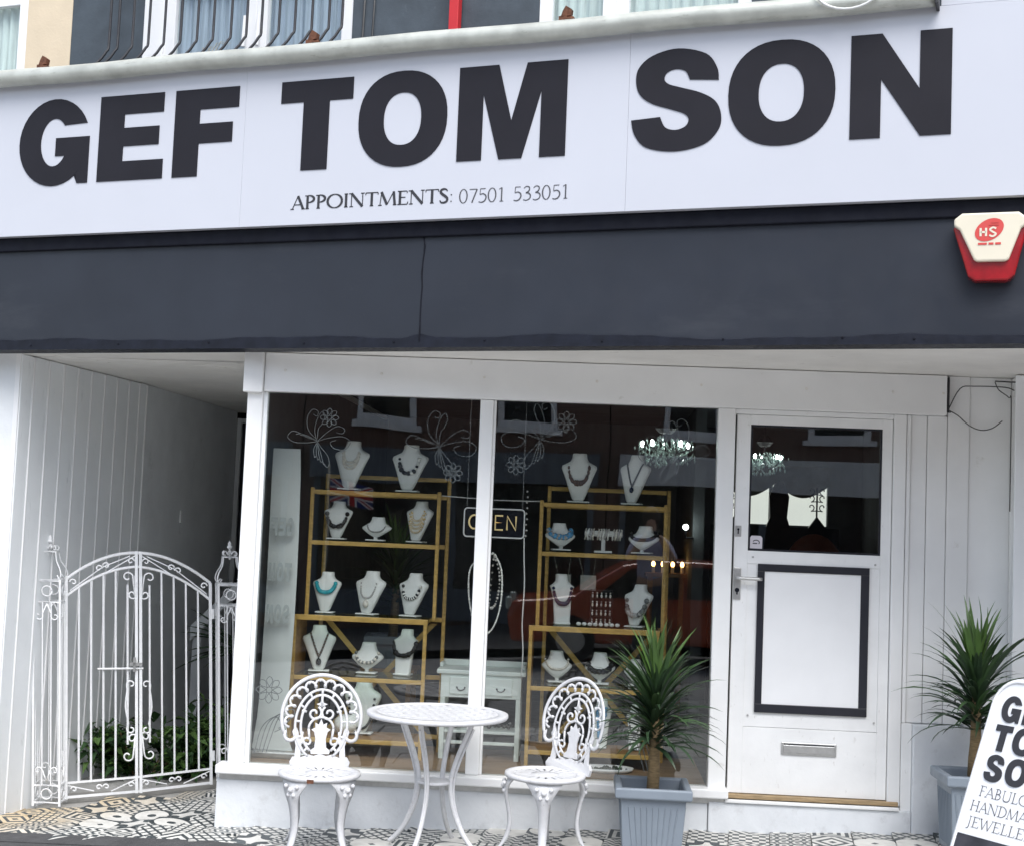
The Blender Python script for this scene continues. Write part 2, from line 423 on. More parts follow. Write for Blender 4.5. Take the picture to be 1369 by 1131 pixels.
def letter_obj(ch, x0, x1, z0, h, y, depth, mat, parent, mirror=False, name='letter'):
    ps = heavy(ch); a = min(p[0] for q in ps for p in q); b = max(p[0] for q in ps for p in q)
    k = (x1-x0)/(b-a)
    out = [[((x1-(p[0]-a)*k) if mirror else (x0+(p[0]-a)*k), z0+p[1]*h) for p in q] for q in ps]
    me = poly_mesh(out, name, depth, mat)
    bs = BASE.get(parent.name, Vector((0, 0, 0)))
    for v in me.vertices: v.co = (v.co.x-bs.x, v.co.y+y-bs.y, v.co.z-bs.z)
    o = bpy.data.objects.new(name, me); COL.objects.link(o); o.parent = parent
    return o

# ------------------------------------------------------------------ light serif capitals from strokes
def glyph(ch):
    """strokes: ('l',x0,z0,x1,z1,thick?) ('a',cx,cz,rx,rz,a0,a1) serif ('s',x,z); advance"""
    G = {
     'A': ([('l', .06, 0, .37, 1, 0), ('l', .36, 1, .68, 0, 1), ('l', .18, .34, .52, .34, 0), ('s', .06, 0), ('s', .68, 0)], .74),
     'P': ([('l', .17, 0, .17, 1, 1), ('a', .2, .735, .33, .265, 90, -90), ('s', .17, 0), ('s', .12, 1)], .62),
     'O': ([('a', .46, .5, .4, .5, 0, 360)], .92),
     'I': ([('l', .17, 0, .17, 1, 1), ('s', .17, 0), ('s', .17, 1)], .34),
     'N': ([('l', .13, 0, .13, 1, 0), ('l', .12, 1, .74, 0, 1), ('l', .74, 0, .74, 1, 0), ('s', .13, 0), ('s', .08, 1), ('s', .74, 1)], .88),
     'T': ([('l', .36, 0, .36, 1, 1), ('l', .03, .98, .69, .98, 0), ('l', .03, .98, .02, .82, 0), ('l', .69, .98, .70, .82, 0), ('s', .36, 0)], .72),
     'M': ([('l', .1, 0, .17, 1, 0), ('l', .16, 1, .48, .05, 1), ('l', .48, .05, .82, 1, 0), ('l', .82, 1, .9, 0, 1), ('s', .1, 0), ('s', .9, 0)], 1.0),
     'E': ([('l', .17, 0, .17, 1, 1), ('l', .17, .98, .54, .98, 0), ('l', .17, .53, .46, .53, 0), ('l', .17, .02, .57, .02, 0), ('l', .54, .98, .55, .83, 0), ('l', .57, .02, .6, .2, 0), ('s', .14, 0), ('s', .14, 1)], .64),
     'F': ([('l', .17, 0, .17, 1, 1), ('l', .17, .98, .52, .98, 0), ('l', .17, .52, .44, .52, 0), ('l', .52, .98, .53, .83, 0), ('s', .17, 0), ('s', .14, 1)], .58),
     'S': ([('p', [(.44, .82), (.38, .95), (.25, .99), (.12, .92), (.09, .77), (.18, .62), (.34, .46), (.44, .3), (.41, .1), (.26, .01), (.12, .04), (.06, .2)])], .53),
     'B': ([('l', .17, 0, .17, 1, 1), ('a', .2, .75, .26, .25, 90, -90), ('a', .2, .265, .34, .265, 90, -90), ('s', .14, 0), ('s', .14, 1)], .64),
     'U': ([('p', [(.15, 1), (.15, .35), (.2, .1), (.4, 0), (.62, .1), (.68, .35), (.68, 1)]), ('s', .15, 1), ('s', .68, 1)], .82),
     'L': ([('l', .17, 0, .17, 1, 1), ('l', .17, .02, .52, .02, 0), ('l', .52, .02, .55, .2, 0), ('s', .14, 0), ('s', .17, 1)], .58),
     'H': ([('l', .17, 0, .17, 1, 1), ('l', .68, 0, .68, 1, 1), ('l', .17, .52, .68, .52, 0), ('s', .17, 0), ('s', .17, 1), ('s', .68, 0), ('s', .68, 1)], .85),
     'D': ([('l', .17, 0, .17, 1, 1), ('a', .26, .5, .46, .5, 90, -90), ('l', .17, .99, .28, .99, 0), ('l', .17, .01, .28, .01, 0), ('s', .12, 0), ('s', .12, 1)], .8),
     'J': ([('p', [(.2, 1), (.2, .1), (.15, -.12), (.02, -.2)]), ('s', .2, 1)], .36),
     'W': ([('l', .05, 1, .3, 0, 1), ('l', .3, 0, .5, .95, 0), ('l', .5, .95, .72, 0, 1), ('l', .72, 0, .98, 1, 0), ('s', .06, 1), ('s', .98, 1)], 1.03),
     'R': ([('l', .17, 0, .17, 1, 1), ('a', .2, .735, .3, .265, 90, -90), ('l', .3, .48, .62, 0, 1), ('s', .17, 0), ('s', .12, 1), ('s', .64, 0)], .68),
     'Y': ([('l', .05, 1, .34, .48, 1), ('l', .66, 1, .34, .48, 0), ('l', .34, .48, .34, 0, 1), ('s', .05, 1), ('s', .66, 1), ('s', .34, 0)], .7),
     ':': ([('d', .12, .08), ('d', .12, .55)], .3),
     '0': ([('a', .25, .5, .2, .5, 0, 360)], .52),
     '7': ([('l', .05, .97, .46, .97, 0), ('l', .46, .97, .2, 0, 1)], .5),
     '5': ([('l', .42, .98, .14, .98, 0), ('l', .14, .98, .12, .58, 0), ('p', [(.12, .56), (.28, .62), (.42, .5), (.45, .3), (.36, .08), (.2, .0), (.06, .05)])], .52),
     '1': ([('l', .24, 0, .24, 1, 1), ('l', .24, 1, .1, .88, 0), ('s', .24, 0)], .44),
     '3': ([('p', [(.08, .86), (.2, .99), (.36, .94), (.38, .74), (.28, .58), (.2, .54), (.32, .52), (.44, .36), (.4, .12), (.22, .0), (.06, .06)])], .52),
     ' ': ([], .4)}
    return G[ch]
def text_strokes(mb, s, x0, x1, z0, h, y, thick, thin, mi=0, fitz=True):
    tot = sum(glyph(c)[1] for c in s); k = (x1-x0)/tot; x = x0
    for c in s:
        st, adv = glyph(c)
        for q in st:
            P = lambda a, b: (x+a*k, z0+b*h)
            if q[0] == 'l': add_ribbon(mb, [P(q[1], q[2]), P(q[3], q[4])], (thick if q[5] else thin)*h, y, mi)
            elif q[0] == 's': add_ribbon(mb, [P(q[1]-.1, q[2]+(.02 if q[2] < .5 else -.02)), P(q[1]+.1, q[2]+(.02 if q[2] < .5 else -.02))], thin*h, y, mi)
            elif q[0] == 'd': mb.add([(P(q[1], q[2])[0]+.06*h*math.cos(t*pi/3), y, P(q[1], q[2])[1]+.06*h*math.sin(t*pi/3)) for t in range(6)], [tuple(range(6))], mi)
            elif q[0] == 'a':
                pts = [P(*p) for p in arc(q[1], q[2], q[3], q[4], q[5], q[6], 20)]
                w = [h*(thin+(thick-thin)*abs(math.cos(R(q[5]+(q[6]-q[5])*i/20)))**1.3) for i in range(21)]
                add_ribbon(mb, pts, w, y, mi)
            elif q[0] == 'p':
                pts = [P(*p) for p in smooth_path(q[1], 4)]; n = len(pts)
                w = [h*(thin+(thick-thin)*math.sin(pi*i/(n-1))) for i in range(n)]
                add_ribbon(mb, pts, w, y, mi)
        x += adv*k

# ================================================================== GROUND
def sheet(name, xs, yfun0, yfun1, dz, mat, kind='structure', rows=1, thick=.12):
    mb = MB(); n = len(xs)
    vs = []
    for x in xs:
        for j in range(rows+1):
            y = yfun0(x)+(yfun1(x)-yfun0(x))*j/rows; vs.append((x, y, gz(x)+dz))
    low = [(x, y, z-thick) for x, y, z in vs]; k = len(vs); r = rows+1
    fs = [(i*r+j, (i+1)*r+j, (i+1)*r+j+1, i*r+j+1) for i in range(n-1) for j in range(rows)]
    fs += [(i*r, k+i*r, k+(i+1)*r, (i+1)*r) for i in range(n-1)]
    mb.add(vs+low, fs)
    o = part(name, mb, mat); o['kind'] = kind; return o
XS = [-60, -20, -8, -2.2, -1.5, -1, -.5, 0, .01, 1, 2, 3, 4, 5, 7, 20, 60]
def edge_y(x): return -.395-.382*max(-2.2, min(x, .75))-(.06*(x-.75) if .75 < x < 8 else (.43 if x >= 8 else 0))
sheet('ground', XS, lambda x: -80, lambda x: 40, -.34, 'road')
sheet('pavement', XS, lambda x: -1.0, lambda x: edge_y(x), .0, 'asphalt', rows=6)
sheet('bounce_slab_pavement', XS, lambda x: -3.6, lambda x: -1.0, -.012, 'concrete')
sheet('forecourt_bed', [-1.9, -1.5, -1, -.5, 0, .01, 1, 2, 3, 4, 5], lambda x: edge_y(x)-.02, lambda x: 5.0, -.022, 'concrete')
sp_ = bpy.data.objects['bounce_slab_pavement']
mb = MB(); mb.box(-.296, .296, -.212, .212, -.03, 0); slab_me = mesh_of(mb, 'bounce_paving_slab', mats=['paving'])  # unseen pale slabs, added to bounce light up under the soffit
rgs = random.Random(12)
for i in range(24):
    for j in range(6):
        x = -5.7+i*.6+(.3 if j % 2 else 0); o = bpy.data.objects.new('bounce_paving_slab', slab_me); COL.objects.link(o); o.parent = sp_
        o.location = (x, -1.22-j*.432, gz(x)+rgs.uniform(-.002, .002)); o.rotation_euler = (0, -math.atan(.043 if x > 0 else (.1 if x > -2.2 else 0)), 0)
for i in range(26):
    x0 = -9+i*.92
    mb = MB(); mb.box(-.457, .457, -.07, .07, -.16, .0)
    o = part('kerb_stone', mb, 'concrete', bevel=.012); o.location = (x0, -3.68, gz(x0)); o.rotation_euler = (0, -math.atan(.043 if x0 > 0 else (.1 if x0 > -2.2 else 0)), 0); o['kind'] = 'structure'
sheet('road', XS, lambda x: -11.2, lambda x: -3.76, -.14, 'road')
sheet('far_pavement', XS, lambda x: -16, lambda x: -11.25, -.02, 'asphalt')

# patterned tiles
def tile_mat(name, fn, white=(.66, .645, .60), dark=(.028, .034, .036)):
    m, t, b, o = newmat(name)
    c = t.nodes.new('ShaderNodeTexCoord'); sp = t.nodes.new('ShaderNodeSeparateXYZ'); t.links.new(c.outputs['Object'], sp.inputs[0])
    u = X(t, sp.outputs[0])*(1/.1); v = X(t, sp.outputs[1])*(1/.1)
    f = fn(u, v)
    wn = noise(t, 14, 5, 'World')
    w = mixc(t, ramp(t, wn, [(.35, (0, 0, 0)), (.75, (1, 1, 1))]), white, sc(white, .72))
    d = mixc(t, ramp(t, wn, [(.3, (0, 0, 0)), (.8, (1, 1, 1))]), dark, sc(dark, 2.4))
    # ochre stain left by water near the gate
    g = t.nodes.new('ShaderNodeNewGeometry'); s3 = t.nodes.new('ShaderNodeSeparateXYZ'); t.links.new(g.outputs['Position'], s3.inputs[0])
    st = (X(t, s3.outputs[0])*-1.3-1.15+(X(t, s3.outputs[1])*.9)+(X(t, noise(t, 5, 4, 'World'))-.5)*1.0)
    st = st.mx(0).mn(1)
    w = mixc(t, (st*.6).v, w, (.52, .34, .11))
    col = mixc(t, f.v, d, w)
    t.links.new(col, b.inputs['Base Color']); b.inputs['Roughness'].default_value = .45
    bn = t.nodes.new('ShaderNodeBump'); bn.inputs['Strength'].default_value = .15; bn.inputs['Distance'].default_value = .003
    t.links.new(noise(t, 90, 4, 'World'), bn.inputs['Height']); t.links.new(bn.outputs[0], b.inputs['Normal'])
    return m
rad = lambda u, v: (u*u+v*v).op('SQRT')
TM = [
 tile_mat('tile_chequer', lambda u, v: (u*1.5+.25).frac().gt(.5).xor((v*1.5+.25).frac().gt(.5))),
 tile_mat('tile_lattice', lambda u, v: ((u+v)*1.5).frac().gt(.32).mn(((u-v)*1.5).frac().gt(.32))),
 tile_mat('tile_medallion', lambda u, v: (rad(u, v).lt(.92).mn(rad(u, v).gt(.25))).mx((u.abs()+v.abs()).gt(1.7))),
 tile_mat('tile_diamond', lambda u, v: ((u.abs()+v.abs())*1.6+.1).frac().gt(.45)),
 tile_mat('tile_rings', lambda u, v: ((((u*1.5).frac()-.5)*((u*1.5).frac()-.5)+((v*1.5).frac()-.5)*((v*1.5).frac()-.5)).op('SQRT')*2.6).frac().gt(.5)),
 tile_mat('tile_zigzag', lambda u, v: (v*2.0+((u*2.0).frac()-.5).abs()*1.4).frac().gt(.5)),
 tile_mat('tile_squares', lambda u, v: (u.abs().mx(v.abs())*2.6+.15).frac().gt(.5)),
 tile_mat('tile_star', lambda u, v: (u.abs()*v.abs()).lt(.10).mn(u.abs().mx(v.abs()).lt(.86)).mx(u.abs().mn(v.abs()).gt(.62))),
 tile_mat('tile_plain', lambda u, v: (u.abs()+v.abs()).gt(.2).mn(rad(u, v).lt(1.12))),
 tile_mat('tile_basket', lambda u, v: ((u*2.5).frac().gt(.28)).mn((v*2.5).frac().gt(.28))),
]
TS = .205; TA = -.12
tmesh = []
for i, m in enumerate(TM):
    mb = MB(); h = TS/2-.002; mb.slab([(-h, -h), (h, -h), (h, h), (-h, h)], -.02, 0)
    tmesh.append(mesh_of(mb, 'tile', mats=[m]))
fc = tag(bpy.data.objects.new('tiled_forecourt', None), kind='structure'); COL.objects.link(fc)
rng = random.Random(5)
ca, sa = math.cos(TA), math.sin(TA)
for i in range(-10, 25):
    for j in range(-8, 10):
        x = (i*ca-j*sa)*TS; y = (i*sa+j*ca)*TS-.30
        if x < -1.62 or x > 4.35 or y > (.95+.3*(x+.8) if x < -.1 else .08) or y < edge_y(x)-.13: continue
        k = (i*7+j*3+(i*j) % 4+rng.choice((0, 0, 1))) % len(tmesh)
        o = bpy.data.objects.new('tile', tmesh[k]); COL.objects.link(o); o.parent = fc
        slope = .043 if x > 0 else .1
        o.location = (x, y, gz(x)-.004+rng.uniform(-.0008, .0008)); o.rotation_euler = (0, -math.atan(slope), TA+rng.choice((0, pi/2, pi)))
# the worn asphalt lip that runs over the front of the tiles
sheet('pavement_edge', [-2.2, -1.5, -1, -.5, 0, .01, .75], lambda x: edge_y(x)-.2, lambda x: edge_y(x), .005, 'asphalt', thick=.02)

# ================================================================== UPPER FLOOR (fascia frame, y = +.35)
uf = thing('upper_floor', 'upper storey of painted wall and barred windows above the shop sign', 'building', (-.3, .35, 3.6), 'F')
def wallpiece(a, b, mat, y=.35): part('wall', MB().box(a, b, y, y+.2, 3.55, 6.2), mat, uf)
wallpiece(-3.2, -2.35, 'beige'); wallpiece(-1.777, -1.45, 'beige', .347); wallpiece(-1.45, -.939, 'greywall'); wallpiece(.42, 1.506, 'greywall'); wallpiece(2.62, 4.6, 'greywall')
part('wall', MB().box(-3.2, 4.6, .40, .62, 3.0, 3.7), 'greywall', uf)
part('wall', MB().box(-3.2, 4.6, .352, .6, 5.4, 6.2), 'beige', uf)
def upwin(a, b, mat, label, bars=()):
    w = part('window', MB().box(a, b, .36, .40, 3.66, 3.74).box(a, a+.07, .355, .40, 3.74, 5.4).box(b-.07, b, .355, .40, 3.74, 5.4).box(a, b, .356, .40, 4.55, 4.61), 'white_clean', uf, bevel=.004, label=label)
    part('pane', MB().box(a+.07, b-.07, .383, .388, 3.74, 5.4), 'glass_up', w)
    cb = MB(); n = int((b-a)/.012)
    vs = []
    for i in range(n+1):
        x = a+.05+(b-a-.1)*i/n; yy = .425+.014*math.sin(i*1.05)+.008*math.sin(i*2.7); vs += [(x, yy, 3.66), (x, yy, 5.4)]
    cb.add(vs, [(2*i, 2*i+2, 2*i+3, 2*i+1) for i in range(n)])
    part('curtain', cb, mat, w, smooth=True)
upwin(-2.35, -1.777, 'curtain_pale', 'pale window with drawn net curtain')
upwin(-.80, -.19, 'curtain_blue', 'barred window with a torn net curtain and a dried plant')
upwin(-.19, .42, 'curtain_blue', 'barred window with blue curtains')
upwin(1.506, 1.92, 'curtain_pale', 'unbarred window with pale curtain')
upwin(1.92, 2.62, 'curtain_pale', 'last window above the sign')
part('window_frame', MB().box(-.939, -.80, .345, .40, 3.55, 5.4), 'white_clean', uf, bevel=.004)
for k in range(2):
    part('window_handle', MB().tube([(-.255+k*.09, .34, 4.33), (-.255+k*.09, .33, 4.15)], .011, 8), 'white_clean', uf)
# bars with a crank near the foot
for i, xb in enumerate([-1.10, -1.04, -.94, -.83, -.725, -.615, -.505, -.40, -.285, -.185, -.09, .02, .12, .225, .33, .41]):
    pts = smooth_path([(xb, .25, 5.3), (xb, .25, 4.3), (xb-.008, .24, 4.16), (xb-.075, .2, 4.05), (xb-.105, .19, 3.99), (xb-.112, .19, 3.72)], 3)
    part('window_bar', MB().tube(pts, .008, 5), 'bar', uf, smooth=True)
part('bar_rail', MB().box(-1.25, .45, .186, .196, 3.80, 3.815), 'bar', uf)
part('bar_rail', MB().box(-1.15, .45, .246, .256, 4.9, 4.915), 'bar', uf)
part('bar_rail', MB().box(-1.22, -1.19, .19, .36, 3.80, 3.815).box(.42, .45, .19, .36, 3.80, 3.815), 'bar', uf)
part('cable', MB().tube([(.50, .34, 4.6), (.49, .34, 4.1), (.53, .33, 3.98), (.6, .32, 3.85)], .006, 5).tube([(.56, .34, 4.6), (.55, .34, 4.15), (.6, .33, 4.0), (.7, .32, 3.85)], .005, 5), 'cable', uf, smooth=True)
solo('red_post', MB().box(1.024, 1.078, .28, .33, 4.02, 5.4).box(1.035, 1.067, .33, .352, 4.06, 4.10), 'red', 'red painted post standing before the dark upper wall', 'post', (1.05, .3, 4.02), 'F', bevel=.004)
mb = MB(); rg = random.Random(3)
for k in range(26):
    a = rg.uniform(-1.4, 1.4); l = rg.uniform(.12, .34); b0 = (-.50+rg.uniform(-.03, .03), .30, 4.02)
    mid = (b0[0]+math.sin(a)*l*.5, .30+rg.uniform(-.03, .03), b0[2]+math.cos(a)*l*.6); e = (b0[0]+math.sin(a)*l, .30+rg.uniform(-.04, .04), b0[2]+math.cos(a)*l*.7-.05)
    mb.tube([b0, mid, e], [.004, .003, .001], 4)
mb.lathe([(.03, 3.93), (.05, 3.96), (.055, 4.02), (.045, 4.05)], 12, (-.50, .30))
solo('dried_plant', mb, 'card', 'dried twig plant behind the bars of the upper window', 'plant', (-.5, .3, 3.93), 'F')

# tube along the top of the sign
tb = thing('awning_tube', 'weathered grey metal tube running along the top of the sign', 'tube', (1, -.08, 3.91), 'F')
pts = [(-1.95+i*.2735, -.105, 3.915+.004*math.sin(i*1.3)) for i in range(21)]
part('tube', MB().tube(pts, .048, 16), 'pipe', tb, smooth=True)
part('end_cap', MB().box(3.52, 3.535, -.16, -.05, 3.862, 3.972), 'bar', tb, bevel=.003)
part('cable', MB().tube([(3.15+.16*math.cos(R(a)), -.165, 4.0+.13*math.sin(R(a))) for a in range(180, 365, 12)], .006, 6), 'cable_white', tb, smooth=True)
for k, xx in enumerate((-1.28, .42, 1.80)):
    rg = random.Random(k)
    mb = MB()
    mb.box(xx-.03, xx+.012, -.10, -.06, 3.955, 3.985).prism([(xx-.02, 3.98), (xx+.03, 3.985), (xx+.035, 4.015), (xx+.005, 4.035), (xx-.01, 4.01)], -.1, -.07)
    mb.box(xx+.01, xx+.05, -.115, -.03, 3.962, 3.972)
    part('rusty_bracket', mb, 'rust', tb, label='rust eaten bracket')

# ================================================================== SIGN
sg = thing('shop_sign', 'long white sign with heavy black letters GEF TOM SON', 'sign', (1.0, -.06, 3.022), 'F')
for a, b in ((-1.95, .0295), (.0303, 2.1245), (2.1254, 4.6)):
    part('sign_panel', MB().box(a, b, -.06, -.005, 3.022, 3.885), 'sign', sg, bevel=.0006)
part('sign_panel', MB().box(3.54, 4.6, -.058, -.004, 3.8865, 4.6), 'sign', sg, bevel=.002)
for ch, a, b in (('G', -1.423, -.95), ('E', -.888, -.466), ('F', -.404, -.010), ('T', .244, .662), ('O', .70, 1.191), ('M', 1.250, 1.816), ('S', 2.141, 2.573), ('O', 2.603, 3.09), ('N', 3.156, 3.591)):
    letter_obj(ch, a, b, 3.306, .475, -.0622, .004, MT['letter'], sg)
mb = MB(); text_strokes(mb, 'APPOINTMENTS:', .335, 1.25, 3.102, .070, -.0615, .20, .075)
part('printed_text', mb, 'ink', sg, label='printed line reading APPOINTMENTS:')
for q, a, b in (('07501', 1.272, 1.518), ('533051', 1.556, 1.846)):
    mb = MB(); text_strokes(mb, q, a, b, 3.096, .069, -.0615, .10, .055); part('printed_text', mb, 'ink_grey', sg, label='thin printed phone digits '+q)

# ================================================================== FASCIA
fa = thing('fascia', 'dark slate grey fascia band wrapped in film below the white sign', 'fascia', (1.0, 0, 2.396), 'F')
def fpanel(a, b, seed):
    rg = random.Random(seed); mb = MB(); nx, nz = 40, 8; vs = []
    for i in range(nx+1):
        for j in range(nz+1):
            x = a+(b-a)*i/nx; z = 2.40+(3.03-2.40)*j/nz
            vs.append((x, .012*math.sin(x*2.3+seed)*math.sin(j/nz*pi)*.3-.006*math.exp(-((x-1.07)/.05)**2)*(1-j/nz)+rg.uniform(-.0006, .0006), z))
    r = nz+1
    mb.add(vs, [(i*r+j, (i+1)*r+j, (i+1)*r+j+1, i*r+j+1) for i in range(nx) for j in range(nz)])
    part('fascia_panel', mb, 'fascia', fa, smooth=True)
fpanel(-1.95, 1.069, 1); fpanel(1.0715, 4.6, 2)
part('fascia_core', MB().box(-1.95, 4.6, .02, .16, 2.41, 3.6), 'navy', fa)
part('sign_shadow_strip', MB().box(-1.95, 4.6, -.022, .018, 2.945, 3.0205), 'navy', fa, bevel=.006)  # near-black strip stands for the shadow the sign casts on the fascia
rg = random.Random(11); mb = MB(); n = 160; top = []; z = 2.45
for i in range(n+1):
    x = -1.95+6.55*i/n
    z = 2.44+.007*math.sin(x*4.1)+.0035*math.sin(x*11.3+1)+.0015*math.sin(x*37)+.02*math.exp(-((x-1.07)/.06)**2)-.016/(1+math.exp(-(x-2.2)*8)); top.append((x, z))
vs = [(x, -.007, 2.388) for x, _ in top]+[(x, -.007, zz) for x, zz in top]+[(x, .0, zz+.003) for x, zz in top]+[(x, .15, 2.388) for x, _ in top]
k = n+1
mb.add(vs, [(i, i+1, k+i+1, k+i) for i in range(n)]+[(k+i, k+i+1, 2*k+i+1, 2*k+i) for i in range(n)]+[(i+1, i, 3*k+i, 3*k+i+1) for i in range(n)])
part('lower_edge', mb, 'fascia_edge', fa, label='wrinkled peeling lower edge')
part('seam', MB().tube([(1.0702+.012*math.sin(q*2.1)*(q/8)**2, -.004-.006*(1-q/8), 2.42+.55*q/8) for q in range(9)], .0035, 5), 'navy', fa)

for k, xx in enumerate((-1.3, -.72, -.15, .42, .93, 1.42, 2.02, 2.6, 3.14, 3.45)):
    part('fixing', MB().lathe([(.006, 0), (.005, .003), (.001, .004)], 8).xform(lambda x, y, z, q=xx, w=k: (q+x, -.0075-z, 2.412+.004*(w % 3)+y)), 'navy', fa)
# alarm box
al = thing('alarm_box', 'cream and red burglar alarm box on the dark fascia', 'alarm box', (3.75, -.03, 2.65), 'F')
def rp(pts): return pts
part('lens', MB().prism([(3.608, 2.885), (3.63, 2.90), (3.89, 2.902), (3.912, 2.885), (3.862, 2.675), (3.835, 2.652), (3.70, 2.652), (3.672, 2.672)], -.075, -.012), 'red_lens', al, bevel=.008)
part('body', MB().prism([(3.612, 2.89), (3.612, 2.918), (3.645, 2.944), (3.875, 2.944), (3.908, 2.918), (3.908, 2.89), (3.885, 2.872), (3.838, 2.742), (3.828, 2.732), (3.706, 2.732), (3.695, 2.742), (3.636, 2.872)], -.095, -.02), 'cream', al, bevel=.008)
mb = MB(); mb.add([(3.757+.056*math.cos(t*pi/14)+.018*math.sin(t*pi/14), -.0965, 2.868+.05*math.sin(t*pi/14)) for t in range(28)], [tuple(range(28))])
lg = part('logo', mb, 'logo_red', al, label='red oval logo reading HS')
mb = MB()
for q in ([(3.722, 2.84), (3.722, 2.876)], [(3.744, 2.84), (3.744, 2.876)], [(3.722, 2.858), (3.744, 2.858)]): add_ribbon(mb, q, .009, -.098)
add_ribbon(mb, smooth_path([(3.785, 2.872), (3.772, 2.877), (3.760, 2.868), (3.772, 2.858), (3.784, 2.849), (3.772, 2.839), (3.757, 2.844)], 4), .008, -.098)
part('logo_letters', mb, 'cream', lg)
mb = MB()
for a, b in ((3.712, 3.748), (3.755, 3.775), (3.782, 3.805)): mb.box(a, b, -.0972, -.0962, 2.803, 2.812)
for a, b, z in ((3.765, 3.795, 2.897), (3.755, 3.797, 2.887)): mb.box(a, b, -.0985, -.0975, z, z+.005)
part('printed_text', mb, 'logo_red', al, kind='stuff')

# ================================================================== SOFFIT
sf = thing('soffit', 'pale painted board soffit under the fascia, over window and passage', 'soffit', (1, .1, 2.397))
def F2W(a, y): v = FM @ Vector((a, y, 0)); return (v.x, v.y)
p0, p1 = F2W(-1.95, .155), F2W(4.6, .155)
def fy(x): return p0[1]+(p1[1]-p0[1])*(x-p0[0])/(p1[0]-p0[0])
part('soffit_panel', MB().slab([(.06, fy(.06)), (4.6, fy(4.6)), (4.6, .45), (.06, .45)], 2.3975, 2.43), 'soffit', sf)
part('soffit_panel', MB().slab([(-1.9, fy(-1.9)), (.058, fy(.058)), (.058, .45), (-1.9, .60)], 2.3975, 2.43), 'soffit', sf)
y = .61
rgb_ = random.Random(2)
while y < 4.7:
    part('soffit_board', MB().box(-1.9, .05, y, y+.085, 2.3965+rgb_.uniform(0, .002), 2.43), 'soffit', sf, bevel=.006); y += .094
part('soffit_backing', MB().slab([(-1.9, fy(-1.9)), (4.6, fy(4.6)), (4.6, 4.75), (-1.9, 4.75)], 2.46, 2.6), 'navy', sf)

# ================================================================== PASSAGE ON THE LEFT
lw = thing('passage_cladding', 'white vertical board wall on the left side of the gated passage', 'wall', (-1.42, 1.2, gz(-1.4)))
A = Vector((-1.472, .445, 0)); Bv = Vector((-1.269, 2.115, 0)); d = (Bv-A); L = d.length; d.normalize(); nrm = Vector((d.y, -d.x, 0))
widths = [.13, .17, .17, .17, .17, .17, .17, .17, .15, .11]; s = 0; tot = sum(widths)
for w in widths:
    a = A+d*(s/tot*L+.006); b = A+d*((s+w)/tot*L-.004); s += w
    mb = MB(); mb.slab([(a.x, a.y), (b.x, b.y), ((b-nrm*.03).x, (b-nrm*.03).y), ((a-nrm*.03).x, (a-nrm*.03).y)], gz(-1.45)-.06, 2.394)
    part('cladding_board', mb, 'boards', lw, bevel=.005)
    a2 = b+d*.0; mb = MB()
    q0 = b+nrm*.006; q1 = b+d*.016+nrm*.006
    mb.slab([(q0.x, q0.y), (q1.x, q1.y), ((q1-nrm*.02).x, (q1-nrm*.02).y), ((q0-nrm*.02).x, (q0-nrm*.02).y)], gz(-1.45)-.06, 2.392)
    part('cover_strip', mb, 'white_clean', lw, bevel=.003)
mb = MB(); q = [A-nrm*.035, Bv-nrm*.035, Bv-nrm*.2, A-nrm*.2]; mb.slab([(v.x, v.y) for v in q], -.5, 2.394); part('backing', mb, 'passage', lw)
pr = thing('white_pier', 'plain white pier at the far left edge under the fascia', 'pier', (-1.8, .6, gz(-1.8)))
part('pier_face', MB().slab([(-3.2, .95), (-1.476, .44), (-1.476, .56), (-3.2, 1.3)], -.6, 2.40), 'white_clean', pr, bevel=.006)
pw = thing('passage_wall', 'shaded grey rendered wall deeper in the passage', 'wall', (-1.24, 3.2, gz(-1.2)))
part('wall', MB().slab([(-1.275, 2.118), (-1.205, 4.40), (-1.5, 4.40), (-1.5, 2.118)], -.6, 2.394), 'passage', pw)
part('wall', MB().box(-1.5, .0, 4.55, 4.75, -.6, 2.45), 'navy', pw)
part('light_switch', MB().box(-1.252, -1.236, 3.0, 3.045, 1.44, 1.53), 'white_clean', pw, bevel=.003)
pd = thing('passage_door', 'dark navy door at the end of the passage', 'door', (-.75, 4.45, gz(-.7)))
part('leaf', MB().box(-1.16, -.30, 4.42, 4.47, -.3, 2.30), 'black', pd, bevel=.004)
part('frame', MB().box(-1.203, -1.163, 4.40, 4.5, -.3, 2.34).box(-1.163, -.25, 4.402, 4.5, 2.302, 2.34), 'passage', pd, bevel=.004)
part('handle', MB().tube([(-.40, 4.42, .95), (-.40, 4.37, .95), (-.50, 4.37, .95)], .01, 6), 'steel', pd)
hr = thing('stair_rail', 'pale sloping handrail board behind the gate', 'handrail', (-1.0, 2.9, gz(-1)))
mb = MB(); mb.prism([(-1.12, .55), (-.52, 1.18), (-.52, 1.28), (-1.12, .67)], 3.0, 3.05); part('rail', mb, 'boards', hr, bevel=.01)
for xx, zt in ((-1.08, .64), (-.58, 1.16)): part('post', MB().box(xx-.03, xx+.03, 3.055, 3.1, -.4, zt), 'passage', hr)
lwall = thing('low_white_wall', 'low white wall behind the bushes in the passage', 'wall', (-.5, 3.3, gz(-.5)))
part('wall', MB().box(-.62, -.06, 3.3, 3.4, -.4, .42), 'white', lwall, bevel=.006)
part('coping', MB().box(-.64, -.05, 3.28, 3.42, .422, .46), 'white', lwall, bevel=.006)
part('passage_floor', MB().box(-1.6, .0, 1.35, 4.6, -.4, -.21), 'paving')['kind'] = 'structure'

